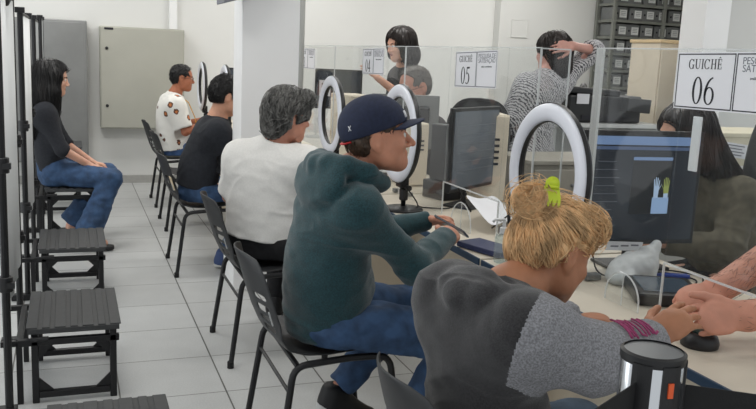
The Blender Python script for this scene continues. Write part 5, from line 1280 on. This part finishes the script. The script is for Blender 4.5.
t = thing('pen', 'black pen standing upright beside the sanitizer bottle', 'pen', (1.62, 2.78, .752)); MB().tube([(1.62, 2.80, .80), (1.605, 2.815, .955)], [.006, .008], 8).build('barrel', BLACKP, t, smooth=True); MB().tube([(1.605, 2.815, .955), (1.603, 2.817, .985)], [.009, .007], 8).build('cap', BLACKP, t, smooth=True); MB().lathe([(.04, 0), (.04, .012), (.012, .05)], (1.62, 2.80, .752), 16).build('holder', BLACKP, t, smooth='auto')
t = thing('folder', 'dark blue folder on the desk edge by the hands holding the phone', 'folder', (1.55, 2.88, .752)); MB().box((1.56, 2.86, .764), (.13, .24, .022), (0, 0, .3)).build('cover', mat('folder_blue', (34, 44, 84), .5), t, bevel=.003)
t = thing('paper_sheet', 'white document leaning on the desk under the grey-screened monitor', 'paper', (1.85, 3.3, .752)); o = MB().add([(1.70+.09*i, 3.10+.06*i+.16*j, .775+.03*math.sin(i*1.4+j)+.045*j) for i in range(4) for j in range(3)], [(i*3+j, (i+1)*3+j, (i+1)*3+j+1, i*3+j+1) for i in range(3) for j in range(2)]).build('sheet', PAPER, t, smooth=True); o.modifiers.new('thickness', 'SOLIDIFY').thickness = .002; o.modifiers.new('smooth', 'SUBSURF').render_levels = 2
t = thing('hook_strip', 'white vertical plastic strip fixed on the acrylic screen below sign 06', 'strip', (1.705, 2.02, 1.1)); MB().box((1.709, 1.935, 1.285), (.006, .035, .16)).box((1.712, 1.935, 1.235), (.006, .022, .05)).build('strip', mat('white_strip', (230, 231, 232), .35), t, bevel=.002)
t = thing('hand_bag', 'black bag lying in the lap of the man in the black t-shirt', 'bag', (1.0, 5.4, .6)); S = SDF(); S.ell((1.02, 5.50, .705), None, (.13, .06, .05), .03); sdf_obj('body', S, .008, BLACKC, t, lambda P: .012*vnoise(P*22)); MB().tube([(.93, 5.47, .71), (1.0, 5.44, .74), (1.10, 5.46, .71)], .008, 6).build('strap', BLACKC, t, smooth=True)

# ------------------------------------------------------------------ belt barrier in the foreground
t = thing('belt_barrier', 'black and chrome belt barrier post in the near foreground with its belts', 'barrier', (.865, 1.02, 0)); x, y = .865, 1.02
MB().lathe([(.045, .0), (.045, 1.0)], (x, y, 0), 32).build('post', BLACKM, t, smooth='auto'); MB().lathe([(.16, 0), (.16, .012), (.05, .03)], (x, y, .001), 40).build('base', BLACKM, t, smooth='auto')
hd = MB().lathe([(.049, .925), (.050, .93), (.050, 1.058), (.048, 1.062)], (x, y, -.014), 40).build('head', CHROME, t, smooth='auto'); MB().lathe([(.0505, 1.052), (.0512, 1.056), (.0512, 1.066), (.046, 1.069)], (x, y, -.014), 40, cap=False).build('rim', BLACKP, hd, smooth='auto'); MB().lathe([(.0, 1.064), (.0465, 1.064), (.0465, 1.0665), (.0, 1.0665)], (x, y, -.014), 40, cap=False).build('lid', mat('lid_grey', (84, 86, 88), .3, .3), hd, smooth='auto')
for a0 in (-2.55, -1.62, -.62, 1.2):
    q = MB(); n = 8
    for k in range(n): a = a0-.22+.44*k/(n-1); q.box((x+.0495*math.cos(a), y+.0495*math.sin(a), .979), (.006, .009, .128), (0, 0, a))
    q.build('belt_slot', BLACKP, hd)
ORG = mat('orange_mark', (224, 90, 40), .5); a = -1.66; MB().box((x+.0535*math.cos(a), y+.0535*math.sin(a), 1.006), (.003, .009, .024), (0, 0, a)).build('orange_mark', ORG, hd)
BELT = mat('belt_black', (20, 20, 21), .8, bump=.1, bscale=300)
def belt(p0, p1, h0, h1):
    o = MB().add([(p0[0], p0[1], h0[0]), (p1[0], p1[1], h1[0]), (p1[0], p1[1], h1[1]), (p0[0], p0[1], h0[1])], [(0, 1, 2, 3)]).build('belt', BELT, t); o.modifiers.new('thickness', 'SOLIDIFY').thickness = .002
belt((x-.045, y-.02), (.10, .62), (.905, 1.012), (.88, .985)); belt((x+.045, y-.02), (1.9, .35), (.905, 1.0), (.88, .98))
for o in bpy.data.objects:
    if '_org' in o: del o['_org']
